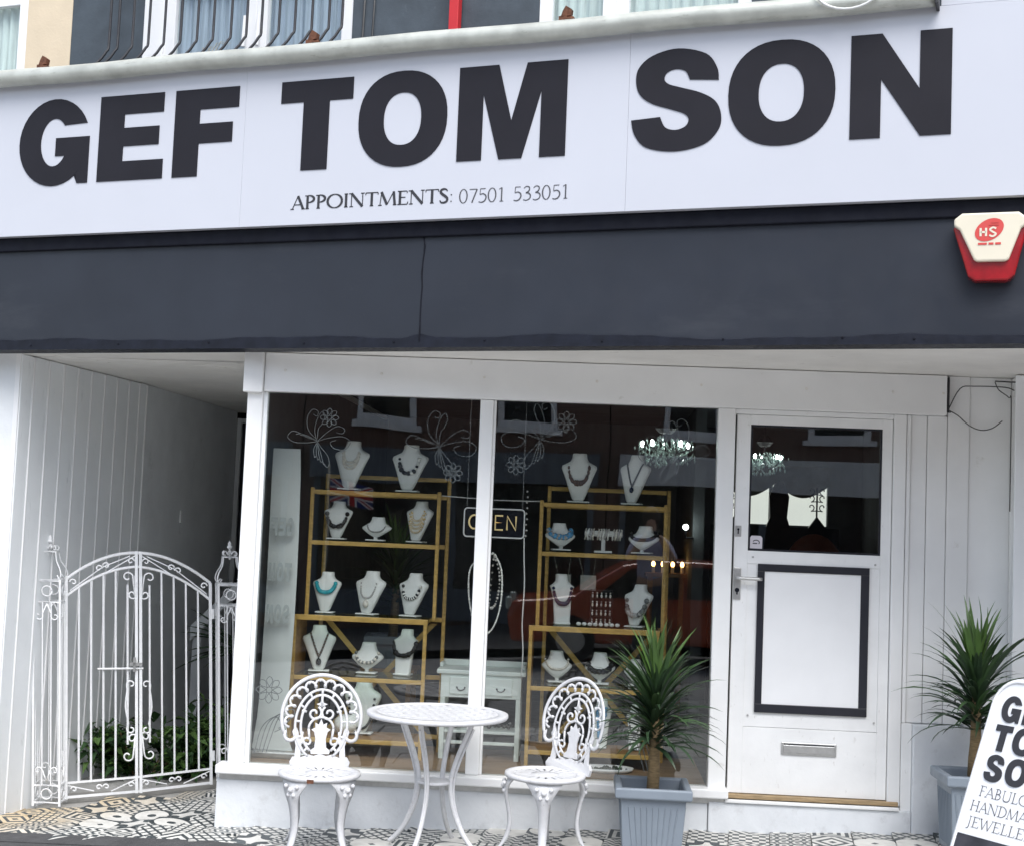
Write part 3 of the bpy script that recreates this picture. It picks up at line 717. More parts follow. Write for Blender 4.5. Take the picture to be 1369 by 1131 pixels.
def leaf_quad(mb, c, l, w, a, b, droop, mi=0):
    ca_, sa_ = math.cos(a), math.sin(a); cb, sb = math.cos(b), math.sin(b)
    dx = Vector((ca_*cb, sa_*cb, sb)); side = Vector((-sa_, ca_, 0)); c = Vector(c)
    m1 = c+dx*l*.45; e = c+dx*l-Vector((0, 0, droop*l)); n_ = dx.cross(side)*w*.2
    mb.add([c, m1+side*w/2+n_, e, m1-side*w/2+n_, m1-n_*.4], [(0, 4, 2, 1), (0, 3, 2, 4)], mi)
for bi, (cx, cy, rx, ry, zb, zt, lab) in enumerate((((-1.0), 1.75, .36, .25, -.24, .12, 'low leafy green bush behind the left gate leaf'), ((-.45), 1.95, .36, .28, -.22, .16, 'low leafy bush behind the right gate leaf'))):
    b = thing('bush', lab, 'bush', (cx, cy, zb), group='bushes behind the gate')
    rg = random.Random(20+bi); mb = MB()
    clumps = [(rg.uniform(-1, 1)*rx, rg.uniform(-1, 1)*ry, rg.uniform(.25, 1)) for _ in range(22)]
    for cxx, cyy, hh in clumps:
        n_ = rg.randint(22, 42); top_ = zb+(zt-zb)*hh*(1+.35*rg.random())
        for k in range(n_):
            t = rg.uniform(0, 6.283); q = rg.uniform(0, .12); mi = rg.randint(0, 1)
            leaf_quad(mb, (cx+cxx+q*math.cos(t), cy+cyy+q*math.sin(t), zb+(top_-zb)*rg.uniform(.1, 1)**.7), rg.uniform(.07, .16), rg.uniform(.035, .075), t+rg.uniform(-.6, .6), rg.uniform(-.2, 1.0), rg.uniform(.1, .6), mi)
    part('foliage', mb, ['bush', 'leaf_young'], b, kind='stuff')
    mb = MB()
    for cxx, cyy, hh in clumps[:9]: mb.tube([(cx+cxx*.2, cy+cyy*.2, zb), (cx+cxx*.8, cy+cyy*.8, zb+(zt-zb)*hh*.9)], [.009, .004], 5)
    part('stem', mb, 'trunk', b, kind='stuff')
fp = thing('fan_plant', 'dark plant with long thin leaves rising behind the right gate leaf', 'plant', (-.62, 2.5, -.2))
part('trunk', MB().tube([(-.62, 2.5, -.21), (-.63, 2.5, .3), (-.61, 2.5, .55)], [.035, .03, .025], 8), 'trunk', fp, smooth=True)
rg = random.Random(8)
for k in range(34):
    a = k*2.4; e = rg.uniform(-.1, 1.3); l = rg.uniform(.35, .6); p = []
    for i in range(6):
        t = i/5; p.append((-.61+math.cos(a)*l*t*math.cos(e), 2.5+math.sin(a)*l*t*math.cos(e)*.7, .55+l*t*math.sin(e)-.28*t*t*l))
    part('frond', MB().tube(p, [.004, .011, .012, .010, .006, .001], 4, flat=.3), 'leaf', fp, smooth=True)

# ================================================================== SHOP WINDOW
ZH, ZT, ZS = 2.18, 2.396, .2145
hd = thing('header_board', 'long white header board over the shop window and door', 'board', (1.8, -.05, 2.185))
part('board', MB().box(.069, 3.68, -.05, .02, 2.185, 2.394), 'white', hd, bevel=.004)
part('end_block', MB().box(-.040, .066, -.075, .03, 2.176, 2.3955), 'white', hd, bevel=.006)
for xx in (.18, .70, 1.25, 1.85, 2.4, 2.95, 3.4, 3.66):
    part('screw', MB().lathe([(.008, 0), (.007, .004), (.001, .005)], 8).xform(lambda x, y, z, q=xx: (q+x, -.05-z, 2.30+y)), 'soffit', hd)
sw = thing('shop_window', 'two pane white framed shop window with painted butterflies', 'window', (1.25, 0, gz(1.2)))
part('corner_post', MB().box(-.022, .062, -.035, .06, ZS, 2.184), 'white', sw, bevel=.005)
part('inner_post', MB().box(.0625, .084, -.012, .03, ZS, 2.184), 'boards', sw, bevel=.003)
part('mullion', MB().box(1.2345, 1.3061, -.03, .04, ZS, 2.184), 'white', sw, bevel=.006)
part('mullion_bead', MB().box(1.3065, 1.32, -.012, .03, ZS, 2.184), 'white', sw, bevel=.003)
part('end_post', MB().box(2.497, 2.588, -.032, .05, .16, 2.184), 'white', sw, bevel=.005)
part('window_pane', MB().box(.084, 1.2343, .0, .006, ZS, 2.184), 'glass', sw)
part('window_pane', MB().box(1.3202, 2.4968, .0, .006, ZS, 2.184), 'glass', sw)
part('sill', MB().box(-.075, 2.60, -.085, .045, .166, .213), 'white', sw, bevel=.007)
part('sill_shadow_strip', MB().box(-.06, 2.595, -.045, .03, .135, .1655), 'steel', sw)  # grey strip set in for the shade under the sill
def strip_box(mb, x0, x1, y0, y1, ztop, dz=-.06):
    n = 10; xs = [x0+(x1-x0)*i/n for i in range(n+1)]
    vs = []
    for x in xs: vs += [(x, y0, gz(x)+dz), (x, y1, gz(x)+dz), (x, y1, ztop), (x, y0, ztop)]
    fs = [(3, 2, 1, 0), (4*n, 4*n+1, 4*n+2, 4*n+3)]
    for i in range(n):
        for a in range(4): b_ = (a+1) % 4; fs.append((4*i+a, 4*i+b_, 4*i+4+b_, 4*i+4+a))
    mb.add(vs, fs)
mb = MB(); strip_box(mb, -.075, 2.50, -.035, .30, .134); part('plinth', mb, 'plinth', sw, bevel=.004, label='scuffed white plinth under the window')
mb = MB(); strip_box(mb, -.078, 2.505, -.043, -.034, -.075, -.04)
part('side_return', MB().box(-.02, .0, .062, 4.5, -.4, 2.39), 'white', sw)

# painted butterflies and flowers on the panes (inside face)
def butterfly(mb, cx, cz, s, flip=1, rot=0):
    def P(pts):
        o = []
        for u, v in pts:
            u *= flip; a = R(rot); o.append((cx+s*(u*math.cos(a)-v*math.sin(a)), cz+s*(u*math.sin(a)+v*math.cos(a))))
        return o
    w = .0032*s/.18
    def st(p, k=1): add_ribbon(mb, P(smooth_path(p, 5)), w*k, .0085)
    st([(0, 0), (-.1, .35), (-.02, .75), (.12, .95), (.2, .8), (.12, .55), (.02, .4), (0, .1)])
    st([(0, .05), (-.3, .35), (-.35, .75), (-.2, 1.0), (-.02, .95), (-.05, .8), (-.16, .85)])
    st([(0, 0), (.35, .12), (.8, .18), (1.05, .02), (.9, -.22), (.55, -.2), (.42, -.02), (.6, .06)])
    st([(0, 0), (-.45, .2), (-.8, .3), (-.95, .1), (-.7, -.05), (-.3, -.05), (0, 0)])
    for k in range(4): st([(0, -.02), (.08*k-.1, -.25-.05*k), (.10*k-.06, -.5-.07*k), (.1*k-.02, -.45-.08*k)])
    st([(.25, -.7), (.35, -.8), (.42, -.7), (.36, -.45), (.15, -.2), (0, 0)])
    for k in range(3): st([(0, .03), (-.28-.1*k, .1+.06*k), (-.42-.14*k, .16+.02*k)])
    st([(0, 0), (.3, .3), (.62, .5), (.85, .42), (.8, .28), (.6, .3)])
def flower(mb, cx, cz, r, n=8):
    for k in range(n):
        a = 2*pi*k/n; p = [(cx+r*.25*math.cos(a), cz+r*.25*math.sin(a)), (cx+r*.75*math.cos(a-.33), cz+r*.75*math.sin(a-.33)), (cx+r*math.cos(a), cz+r*math.sin(a)), (cx+r*.75*math.cos(a+.33), cz+r*.75*math.sin(a+.33)), (cx+r*.25*math.cos(a), cz+r*.25*math.sin(a))]
        add_ribbon(mb, smooth_path(p, 4), .0042, .0085)
    add_ribbon(mb, arc(cx, cz, r*.22, r*.22, 0, 360, 14), .0042, .0085)
for (cx, cz, s_, fl, lab) in ((.36, 1.93, .17, 1, 'white line butterfly, top left of left pane'), (1.02, 1.925, .19, 1, 'white line butterfly beside the mullion, left pane'), (1.56, 1.985, .20, -1, 'white line butterfly beside the mullion, right pane'), (2.28, 1.93, .19, -1, 'white line butterfly, top right of right pane')):
    mb = MB(); butterfly(mb, cx, cz, s_, fl); part('butterfly_decal', mb, 'decal', sw, label=lab)
for (cx, cz, r_) in ((1.10, 1.79, .052), (1.435, 1.845, .052), (1.695, 2.085, .055), (.17, .60, .07), (.42, 2.06, .05)):
    mb = MB(); flower(mb, cx, cz, r_); part('flower_decal', mb, 'decal', sw)
for (cx, fl) in ((.14, 1), (2.2, -1)):
    mb = MB()
    for k in range(4): add_ribbon(mb, [(cx+fl*(u-.0), v) for u, v in smooth_path([(-.03+.02*k, .27), (.0+.03*k, .40+.02*k), (.07+.03*k, .46+.015*k), (.11+.02*k, .41+.02*k), (.07+.02*k, .38+.02*k)], 5)], .005, .0085)
    part('scroll_decal', mb, 'decal', sw)

# ================================================================== DOOR
dr = thing('shop_door', 'white half glazed shop door with black framed lower panel', 'door', (3.0, 0, .17))
part('door_frame', MB().box(3.415, 3.480, -.028, .06, .165, 2.184).box(2.5885, 3.415, -.018, .06, 2.158, 2.184), 'white', dr, bevel=.004)
lf = part('leaf', MB().box(2.600, 2.672, -.012, .034, .19, 2.156).box(3.360, 3.412, -.012, .034, .19, 2.156).box(2.672, 3.360, -.0115, .034, 2.105, 2.156).box(2.672, 3.360, -.0115, .034, 1.375, 1.443).box(2.672, 3.360, -.0105, .034, .19, .53).box(2.672, 3.360, -.0065, .03, .532, 1.375), 'white_worn', dr, bevel=.002)
part('glass_bead', MB().box(2.672, 2.682, -.004, .02, 1.443, 2.105).box(3.35, 3.36, -.004, .02, 1.443, 2.105).box(2.682, 3.35, -.0035, .02, 2.095, 2.105).box(2.682, 3.35, -.0035, .02, 1.443, 1.453), 'black', lf)
part('door_pane', MB().box(2.682, 3.35, .004, .009, 1.453, 2.095), 'glass_door', lf)
pn = part('black_frame', MB().box(2.727, 3.305, -.0215, -.0068, 1.338, 1.377).box(2.727, 3.305, -.0215, -.0068, .608, .652).box(2.727, 2.763, -.0212, -.0068, .652, 1.338).box(3.262, 3.305, -.0212, -.0068, .652, 1.338), 'black', dr, bevel=.002)
part('white_panel', MB().box(2.763, 3.262, -.0145, -.0068, .652, 1.338), 'white_clean', pn)
lb = part('letterbox', MB().box(2.872, 3.155, -.021, -.0108, .398, .462), 'steel', dr, bevel=.003)
part('flap', MB().box(2.882, 3.145, -.026, -.0212, .408, .448), 'steel', lb, bevel=.002)
part('flap_gap', MB().box(2.884, 3.143, -.0225, -.0212, .450, .4545), 'navy', lb)
hp = part('handle_plate', MB().box(2.584+.018, 2.64, -.020, -.0122, 1.185, 1.352), 'steel', dr, bevel=.003)
part('lever', MB().tube(smooth_path([(2.621, -.02, 1.297), (2.621, -.055, 1.297), (2.64, -.062, 1.298), (2.745, -.06, 1.297)], 4), .0095, 8), 'steel', hp, smooth=True)
part('keyhole', MB().tube([(2.621, -.018, 1.235), (2.621, -.023, 1.235)], .012, 10).box(2.617, 2.625, -.0225, -.0205, 1.212, 1.235), 'navy', hp)
lk = part('lock_plate', MB().box(2.603, 2.635, -.016, -.0122, 1.513, 1.571), 'steel', dr, bevel=.002)
part('keyhole', MB().box(2.616, 2.622, -.018, -.0163, 1.528, 1.552).tube([(2.619, -.0163, 1.552), (2.619, -.0182, 1.552)], .006, 8), 'navy', lk)
st_ = part('sticker', MB().prism([(2.684, 1.455), (2.684, 1.512), (2.692, 1.522), (2.738, 1.522), (2.748, 1.512), (2.748, 1.455)], .0015, .0035), 'sticker', dr, label='small pale contactless sticker')
mb = MB(); add_ribbon(mb, arc(2.716, 1.487, .017, .012, -40, 160, 10), .005, .0008); add_ribbon(mb, [(2.698, 1.482), (2.722, 1.482)], .006, .0008); part('printed_symbol', mb, 'ink_grey', st_, kind='stuff')
part('threshold', MB().box(2.59, 3.47, -.045, .05, .166, .187), 'bare_wood', dr, bevel=.003, label='worn bare wood threshold')
part('threshold_lip', MB().box(2.585, 3.472, -.062, -.0455, .146, .163), 'white_worn', dr, bevel=.003)
for xx, zz in ((2.70, 1.41), (3.335, 1.395), (2.695, .59), (3.345, .58)):
    part('screw', MB().lathe([(.006, 0), (.005, .003)], 8).xform(lambda x, y, z, a=xx, b=zz: (a+x, -.0115-z, b+y)), 'steel', dr)
stp = thing('door_step', 'white painted step below the shop door', 'step', (3.0, -.03, gz(3)))
mb = MB(); strip_box(mb, 2.503, 3.535, -.048, .30, .145); part('step', mb, 'plinth', stp, bevel=.006)

# ================================================================== RIGHT SIDE BOARDS
rw = thing('board_wall', 'white vertical board wall to the right of the shop door', 'wall', (3.7, 0, .55))
xs = [3.482, 3.506, 3.591, 3.695, 3.81, 4.026, 4.05]
for a, b in zip(xs, xs[1:]):
    wide = b-a > .15
    part('cladding_board', MB().box(a+.0015, b-.0015, (-.022 if b-a < .03 else (.004 if wide else -.008)), .05, .59 if a < 3.8 else .2, 2.396 if a > 3.68 else 2.184+(.21 if a > 3.6 else 0)), 'white', rw, bevel=.004)
part('lower_block', MB().box(3.537, 4.3, -.058, .045, gz(3.54)-.06, .587), 'plinth', rw, bevel=.006)
part('lower_strip', MB().box(3.482, 3.536, -.03, .045, gz(3.5)-.04, .5885), 'white_worn', rw, bevel=.004)
part('backing', MB().box(3.48, 4.4, .052, .12, -.1, 2.39), 'white', rw)
rp_ = thing('right_pier', 'white return pier at the right end under the fascia', 'pier', (4.05, -.4, gz(4)))
nF = Vector((math.sin(PHI), -math.cos(PHI)))
q0 = Vector((4.052, .02)); q1 = q0+nF*.22
part('pier_side', MB().slab([(q0.x, q0.y), (q1.x, q1.y), (q1.x+.5, q1.y-.15), (q0.x+.5, q0.y)], gz(4)-.1, 2.392), 'boards', rp_, bevel=.006)
part('corner_strip', MB().box(4.022, 4.048, -.035, .004, .59, 2.30), 'white', rp_, bevel=.004)
br = thing('cable_bracket', 'thin dark bracket and loose cables beside the header board end', 'cable', (3.7, -.05, 2.2))
part('bracket', MB().box(3.684, 3.692, -.05, -.01, 2.205, 2.385).box(3.684, 3.70, -.05, -.044, 2.20, 2.206), 'bar', br)
part('cable', MB().tube(smooth_path([(3.692, -.03, 2.22), (3.75, -.03, 2.33), (3.82, -.03, 2.345), (3.98, -.03, 2.345), (4.03, -.03, 2.33)], 4), .003, 5), 'cable', br)
part('cable', MB().tube(smooth_path([(3.692, -.03, 2.215), (3.74, -.03, 2.19), (3.80, -.03, 2.14), (3.86, -.03, 2.118), (3.92, -.03, 2.13), (3.97, -.03, 2.17)], 4), .003, 5), 'cable', br)
part('cable', MB().tube(smooth_path([(3.93, -.03, 2.37), (3.95, -.03, 2.33), (4.0, -.04, 2.29), (4.012, -.04, 2.25), (4.012, -.04, 1.7)], 4), .003, 5), 'cable', br)
part('cable', MB().tube(smooth_path([(3.93, -.03, 2.375), (4.0, -.06, 2.37), (4.04, -.1, 2.36), (4.06, -.2, 2.30)], 4), .004, 5), 'cable', br)

# ================================================================== SHOP INTERIOR
def room(name, mb, mat): part(name, mb, mat)['kind'] = 'structure'
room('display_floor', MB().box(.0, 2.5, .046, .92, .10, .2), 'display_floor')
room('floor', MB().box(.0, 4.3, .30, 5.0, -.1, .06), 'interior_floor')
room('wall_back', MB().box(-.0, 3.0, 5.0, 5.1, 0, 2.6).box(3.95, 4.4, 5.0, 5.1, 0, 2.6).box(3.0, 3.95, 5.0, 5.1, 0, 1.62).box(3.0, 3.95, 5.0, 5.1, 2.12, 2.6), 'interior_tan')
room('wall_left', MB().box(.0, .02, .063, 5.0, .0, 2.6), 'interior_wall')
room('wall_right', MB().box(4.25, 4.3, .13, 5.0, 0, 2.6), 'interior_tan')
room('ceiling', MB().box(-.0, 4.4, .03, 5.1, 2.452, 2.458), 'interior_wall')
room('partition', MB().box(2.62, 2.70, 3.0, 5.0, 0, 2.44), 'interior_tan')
rwn = thing('rear_window', 'bright rear window seen through the glass of the shop door', 'window', (3.45, 5.0, 1.62))
part('pane', MB().box(3.0, 3.95, 5.06, 5.08, 1.62, 2.12), 'backlight', rwn)
part('frame', MB().box(3.44, 3.47, 5.02, 5.05, 1.62, 2.12).box(3.0, 3.03, 5.02, 5.05, 1.62, 2.12), 'interior_wall', rwn)
cu = thing('swag_curtain', 'draped swag curtain across the bright rear window', 'curtain', (3.45, 4.95, 1.9))
for k in range(2):
    a = 3.0+k*.48; mb = MB(); n = 14; vs = []
    for i in range(n+1):
        t = i/n; x = a+.48*t; zb = 1.98-.12*math.sin(pi*t)
        for j in range(5): vs.append((x, 4.95-.015*math.sin(j*2), 2.14-(2.14-zb)*j/4))
    mb.add(vs, [(i*5+j, (i+1)*5+j, (i+1)*5+j+1, i*5+j+1) for i in range(n) for j in range(4)])
    part('swag', mb, 'swag', cu, smooth=True)
mr = thing('ornate_screen', 'dark screen with pointed finials standing before the rear window', 'screen', (3.4, 4.7, .06))
part('panel', MB().prism([(2.9, .06), (2.9, 1.60), (3.05, 1.60), (3.12, 1.70), (3.2, 1.60), (3.38, 1.60), (3.41, 1.68), (3.40, 1.86), (3.45, 1.98), (3.48, 2.0), (3.52, 1.98), (3.57, 1.86), (3.555, 1.68), (3.58, 1.60), (3.74, 1.60), (3.81, 1.70), (3.89, 1.60), (4.0, 1.60), (4.0, .06)], 4.7, 4.74), 'black', mr)
for cx in (3.12, 3.81):
    mb = MB(); mb.tube([(cx, 4.72, 1.68), (cx, 4.72, 1.95)], .008, 5)
    for s_ in (-1, 1):
        for zz in (1.78, 1.86, 1.92): mb.tube(lift([(cx, zz-.03)]+[(cx+s_*(.05-q[0]+cx)*1.0, q[1]) for q in spiral(cx, zz, .035, -90, .8, 10)], 4.72), .006, 4)
    part('finial_scroll', mb, 'black', mr)
cb = thing('brown_armchair', 'rounded rust brown chair back low behind the door glass', 'chair', (3.6, 3.6, .06))
part('backrest', MB().prism([(3.36, .5)]+arc(3.62, 1.15, .26, .40, 180, 0, 16)+[(3.88, .5)], 3.6, 3.7), M('rust_upholstery', (.22, .06, .03), .8, .2), cb, bevel=.03)
part('seat', MB().box(3.34, 3.9, 3.1, 3.6, .36, .5), BEADS.get('x', MT['wood_d']), cb, bevel=.03)
for xx in (3.38, 3.86):
    for yy in (3.14, 3.66): part('leg', MB().tube([(xx, yy, .06), (xx, yy, .36)], .02, 6), 'wood_d', cb)

# chandeliers: real lit lamps
def chandelier(x, y, z, s, label, n=5, mat='bulb', ztop=2.45, power=0):
    c = thing('chandelier', label, 'chandelier', (x, y, z), group='crystal chandeliers in the shop')
    part('stem', MB().tube([(x, y, z), (x, y, ztop)], .008, 6).lathe([(.05*s, z+.12), (.09*s, z+.15), (.04*s, z+.2)], 12, (x, y)), 'bar', c)
    for k in range(n):
        a = 2*pi*k/n+.3; e = (x+.19*s*math.cos(a), y+.19*s*math.sin(a))
        am = part('arm', MB().tube(smooth_path([(x, y, z+.05), (x+.1*s*math.cos(a), y+.1*s*math.sin(a), z-.03), (e[0], e[1], z), (e[0], e[1], z+.03)], 4), .006, 5), 'crystal', c)
        part('bulb', MB().ball((e[0], e[1], z+.055*s), .0135*s, 10, 8, 0, 1.9), mat, am, smooth=True)
    mb = MB(); rg = random.Random(int(x*100))
    for k in range(190):
        a = rg.uniform(0, 6.28); r_ = rg.uniform(.05, .25)*s; zz = z-rg.uniform(-.10, .12)*s*(1.2-r_/(.24*s)*.5)
        q = rg.uniform(.007, .013)*s; cx, cy = x+r_*math.cos(a), y+r_*math.sin(a)
        mb.add([(cx, cy, zz+2*q), (cx+q, cy, zz), (cx, cy+q, zz), (cx-q, cy, zz), (cx, cy-q, zz), (cx, cy, zz-2*q)], [(0, 1, 2), (0, 2, 3), (0, 3, 4), (0, 4, 1), (5, 2, 1), (5, 3, 2), (5, 4, 3), (5, 1, 4)])
    part('crystal_drops', mb, 'crystal', c, kind='stuff')
chandelier(2.34, 2.0, 2.06, .85, 'lit crystal chandelier glowing behind the right window pane')
chandelier(3.13, 3.0, 2.06, .72, 'lit crystal chandelier seen through the shop door glass')
lp = thing('wall_lamp', 'small round lit lamp deep in the shop, right pane', 'lamp', (2.56, 2.95, 1.52))
part('globe', MB().ball((2.56, 2.93, 1.56), .02, 12, 8), 'bulb', lp, smooth=True)
part('bracket', MB().tube([(2.56, 2.93, 1.56), (2.56, 2.95, 1.48), (2.62, 3.0, 1.48)], .008, 6), 'bar', lp)
cl = thing('candle_lamps', 'row of small warm lights low at the back of the shop', 'lamp', (2.5, 3.4, 1.2))
for k in range(4):
    xx = 2.36+k*.075
    cs = part('candle', MB().lathe([(.012, 1.20), (.012, 1.25)], 8, (xx, 3.5+.02*(k % 2))), 'cream', cl); part('flame', MB().ball((xx, 3.5+.02*(k % 2), 1.268), .015, 8, 6, 0, 1.5), 'bulb_warm', cs, smooth=True)
part('stand', MB().box(2.3, 2.615, 3.45, 3.6, 1.17, 1.199).box(2.32, 2.36, 3.5, 3.54, .06, 1.17).box(2.56, 2.6, 3.5, 3.54, .06, 1.17), 'wood_d', cl)

# ------------------------------------------------------------------ display shelves
def shelves(name, label, x0, x1, zs, xl0, xl1):
    """upper frame on the rear line, lower frame wider and further out"""
    t = thing(name, label, 'shelves', ((x0+x1)/2, .5, .2), group='bamboo display shelves in the window')
    w = .021
    yf, yb = .46, .72
    zl = zs[2]
    for xx in (x0, x1-w):
        part('post', MB().box(xx, xx+w, yf, yf+w, zl, zs[0]+.012), 'wood', t, bevel=.003)
    for xx in (x0+.035, x1-w+.03):
        part('post', MB().box(xx, xx+w, yb, yb+w, .2, zs[0]+.10), 'wood', t, bevel=.003)
    part('top_rail', MB().box(x0+.035+w, x1+.004, yb+.002, yb+w-.002, zs[0]+.074, zs[0]+.098), 'wood_h', t, bevel=.003)
    for xx in (xl0, xl1-w):
        part('post', MB().box(xx, xx+w, yf-.06, yf-.06+w, .2, zl+.004), 'wood', t, bevel=.003)
    for i, z in enumerate(zs):
        a, b, y0 = (x0+w, x1-w, yf) if i < 2 else (xl0+w, xl1-w, yf-.06)
        if i == 2: a, b = xl0-.002, xl1+.002
        part('front_rail', MB().box(a, b, y0+.001, y0+w-.001, z-.024, z+(.006 if i == 2 else .0)), 'wood_h', t, bevel=.003)
        part('back_rail', MB().box(x0+.035+w, x1-w+.03, yb+.003, yb+w-.003, z-.028, z-.002), 'wood_h', t, bevel=.003)
        for xx in (a+.01, b-.03):
            part('side_rail', MB().box(xx, xx+.018, y0+w, yb, z-.026, z-.004), 'wood', t, bevel=.002)
        part('glass_shelf' if i != 4 else 'shelf_board', MB().box(a+.002, b-.002, y0+.02, yb-.002, z-.003, z+.004) if i != 4 else MB().box(a, b, y0+w, yb, z-.02, z), 'glass_shelf' if i != 4 else 'wood_d', t)
    part('side_panel', MB().box(xl0+.004, xl0+.02, yf-.03, yb, .2, zl-.03), 'wood_d', t)
    part('brace', MB().prism([(x0+.06, zl-.04), (x0+.10, zl-.04), (x1-.02, .26), (x1-.06, .26)], yb+.03, yb+.042), 'wood', t)
    part('brace', MB().prism([(x1-.06, zl-.04), (x1-.02, zl-.04), (x0+.10, .26), (x0+.06, .26)], yb+.044, yb+.056), 'wood', t)
shelves('display_shelves', 'left bamboo shelf unit of jewellery busts inside the window', .248, .995, [1.682, 1.394, .972, .640, .30], .195, .955)
shelves('display_shelves', 'right bamboo shelf unit of jewellery busts behind the palm', 1.557, 2.278, [1.660, 1.384, .968, .640, .29], 1.525, 2.248)

# ------------------------------------------------------------------ busts and necklaces
SEC = {
 'v': [(0, .26, .05, -.03), (.05, .36, .07, -.03), (.25, .56, .10, -.01), (.5, .80, .12, .01), (.68, 1.0, .11, .03), (.74, .97, .12, .045), (.79, .72, .13, .06), (.83, .52, .13, .065), (.9, .43, .125, .07), (.99, .40, .12, .075), (1.0, .36, .11, .075)],
 'short': [(.10, .16, .07, .0), (.16, .34, .10, -.02), (.30, .66, .18, -.04), (.46, .98, .20, .0), (.54, 1.0, .20, .03), (.62, .82, .2, .05), (.72, .56, .19, .07), (.86, .46, .17, .08), (.99, .42, .16, .08), (1.0, .38, .15, .08)],
 'slab': [(.0, .62, .06, .0), (.05, .62, .06, .0), (.5, .70, .08, .0), (.70, .86, .09, .02), (.76, .95, .10, .03), (.80, .72, .11, .04), (.86, .50, .11, .05), (.99, .42, .11, .06), (1.0, .38, .10, .06)],
}
class Bust:
    def __init__(s, x, y, z, h, w, dx, kind, label, rot=None):
        if rot is None: rot = -.32 if dx > .019 else (.15 if dx < -.006 else -.06)
        s.x, s.y, s.z, s.h, s.w, s.dx, s.kind = x, y, z, h, w/2, dx, kind
        t = s.t = thing('necklace_bust', label, 'bust', (x, y, z), group='white necklace busts', rotz=rot); s.rot = rot
        mb = MB(); n = 20; vs = []
        z0 = .012 if kind != 'slab' else .0
        for f, hw, d, yc in SEC[kind]:
            for k in range(n):
                a = 2*pi*k/n; c_, s_ = math.cos(a), math.sin(a)
                e = .75 if kind != 'slab' or f > .78 else .45
                vs.append((s.cx(f)+s.w*hw*math.copysign(abs(c_)**e, c_), h*(yc+d*math.copysign(abs(s_)**e, s_)), z0+(h-z0)*f))
        m = len(SEC[kind])
        mb.add(vs, [(i*n+k, i*n+(k+1) % n, (i+1)*n+(k+1) % n, (i+1)*n+k) for i in range(m-1) for k in range(n)]+[tuple(range(n))[::-1], tuple((m-1)*n+k for k in range(n))])
        part('bust_form', mb, 'bust', t, smooth=True)
        bw = s.w*.62
        part('base', MB().slab([(-bw, -.035), (bw, -.035), (bw, .04), (-bw, .04)], 0.004, .0115), 'bust', t, bevel=.003)
        if kind == 'short': part('stem', MB().lathe([(.012, .0115), (.011, .3*h)], 8), 'bust', t)
    def cx(s, f): return s.dx*f*.7
    def front(s, x, f):
        S = SEC[s.kind]
        for a, b in zip(S, S[1:]):
            if a[0] <= f <= b[0]:
                t = (f-a[0])/max(1e-6, b[0]-a[0]); hw, d, yc = (a[i]+(b[i]-a[i])*t for i in (1, 2, 3)); break
        else: hw, d, yc = S[0][1:] if f < S[0][0] else S[-1][1:]
        q = (x-s.cx(f))/(s.w*hw)
        return s.h*(yc-d*max(0, 1-abs(q)**2.6)**.38) if abs(q) < 1 else s.h*yc
def necklace(b, drop, spread, r, col, label, n=28, rings=1, big=None, pendant=None, alt=None, top=.83, irr=0, vee=False, disc=1.0):
    mb = MB(); mats = [bead(*col)]+([bead(*alt)] if alt else [])
    rg = random.Random(int(b.x*1000)+int(b.z*77)); low = None
    for q in range(rings):
        dd = drop*(1-.16*q); sp = spread*(1-.08*q)
        for i in range(n):
            t = -1+2*(i+.5)/n
            f = top-dd*((1-abs(t)**1.15) if vee else math.sqrt(max(0, 1-abs(t)**2.3)))
            x = b.cx(f)+b.w*sp*(t if vee else math.copysign(abs(t)**.8, t))
            rr = 1.3*r*(1+irr*rg.uniform(-.5, .5))*((1+(big or 0)*(1-abs(t))))
            zz = .012+(b.h-.012)*f
            mb.ball((x, b.front(x, f)-rr*.6, zz), rr, 7, 5, (i+q) % 2 if alt and irr == 0 else (1 if alt and rg.random() < .4 else 0), disc)
            if low is None or zz < low[2]: low = (x, b.front(x, f)-rr, zz)
    if pendant:
        pr_, pl, pc = pendant; mats.append(bead(*pc)); k = len(mats)-1
        mb.tube([(b.cx(.3), low[1], low[2]), (b.cx(.3), low[1]-.002, low[2]-pl)], .003, 5, mi=k)
        f = (low[2]-pl-pr_-.012)/(b.h-.012)
        mb.ball((b.cx(.3), b.front(0, max(.05, f))-.006, low[2]-pl-pr_*.8), pr_, 10, 8, k, 1.25)
    if len(mats) == 1: mb.m = [0]*len(mb.f)
    o = solo('necklace', mb, mats, label, 'necklace', (b.x, b.y, b.z), group='necklaces on the busts', rotz=b.rot, smooth=True)
BK = ('black', (.012, .012, .013), .15); PEARL = ('pearl', (.72, .68, .60), .25); TURQ = ('turquoise', (.02, .34, .40), .25); GOLD = ('gold', (.62, .45, .18), .3); SILV = ('silver', (.45, .44, .42), .25); NAVY = ('navy', (.02, .03, .07), .2); GREY = ('grey_stone', (.18, .19, .18), .3); WHT = ('white', (.8, .8, .76), .3); BLUE = ('blue', (.10, .33, .58), .3); BRN = ('brown', (.10, .05, .03), .3)
Y0 = .58
b = Bust(.447, Y0, 1.687, .283, .205, .018, 'v', 'tall white bust with pearl strands, left on top of left shelves'); necklace(b, .42, .50, .0045, PEARL, 'three strand pearl necklace on top of the left shelves', 40, 3)
b = Bust(.786, Y0, 1.687, .273, .211, .018, 'v', 'tall white bust with black and white beads, right on top of left shelves'); necklace(b, .46, .56, .0085, BK, 'chunky black and white necklace on top of the left shelves', 22, 1, irr=.8, alt=WHT)
b = Bust(.388, Y0, 1.399, .222, .170, .008, 'v', 'white bust with chunky black beads, second tier of left shelves'); necklace(b, .52, .72, .0095, BK, 'chunky black bead necklace, second tier of left shelves', 20, 1, irr=.5)
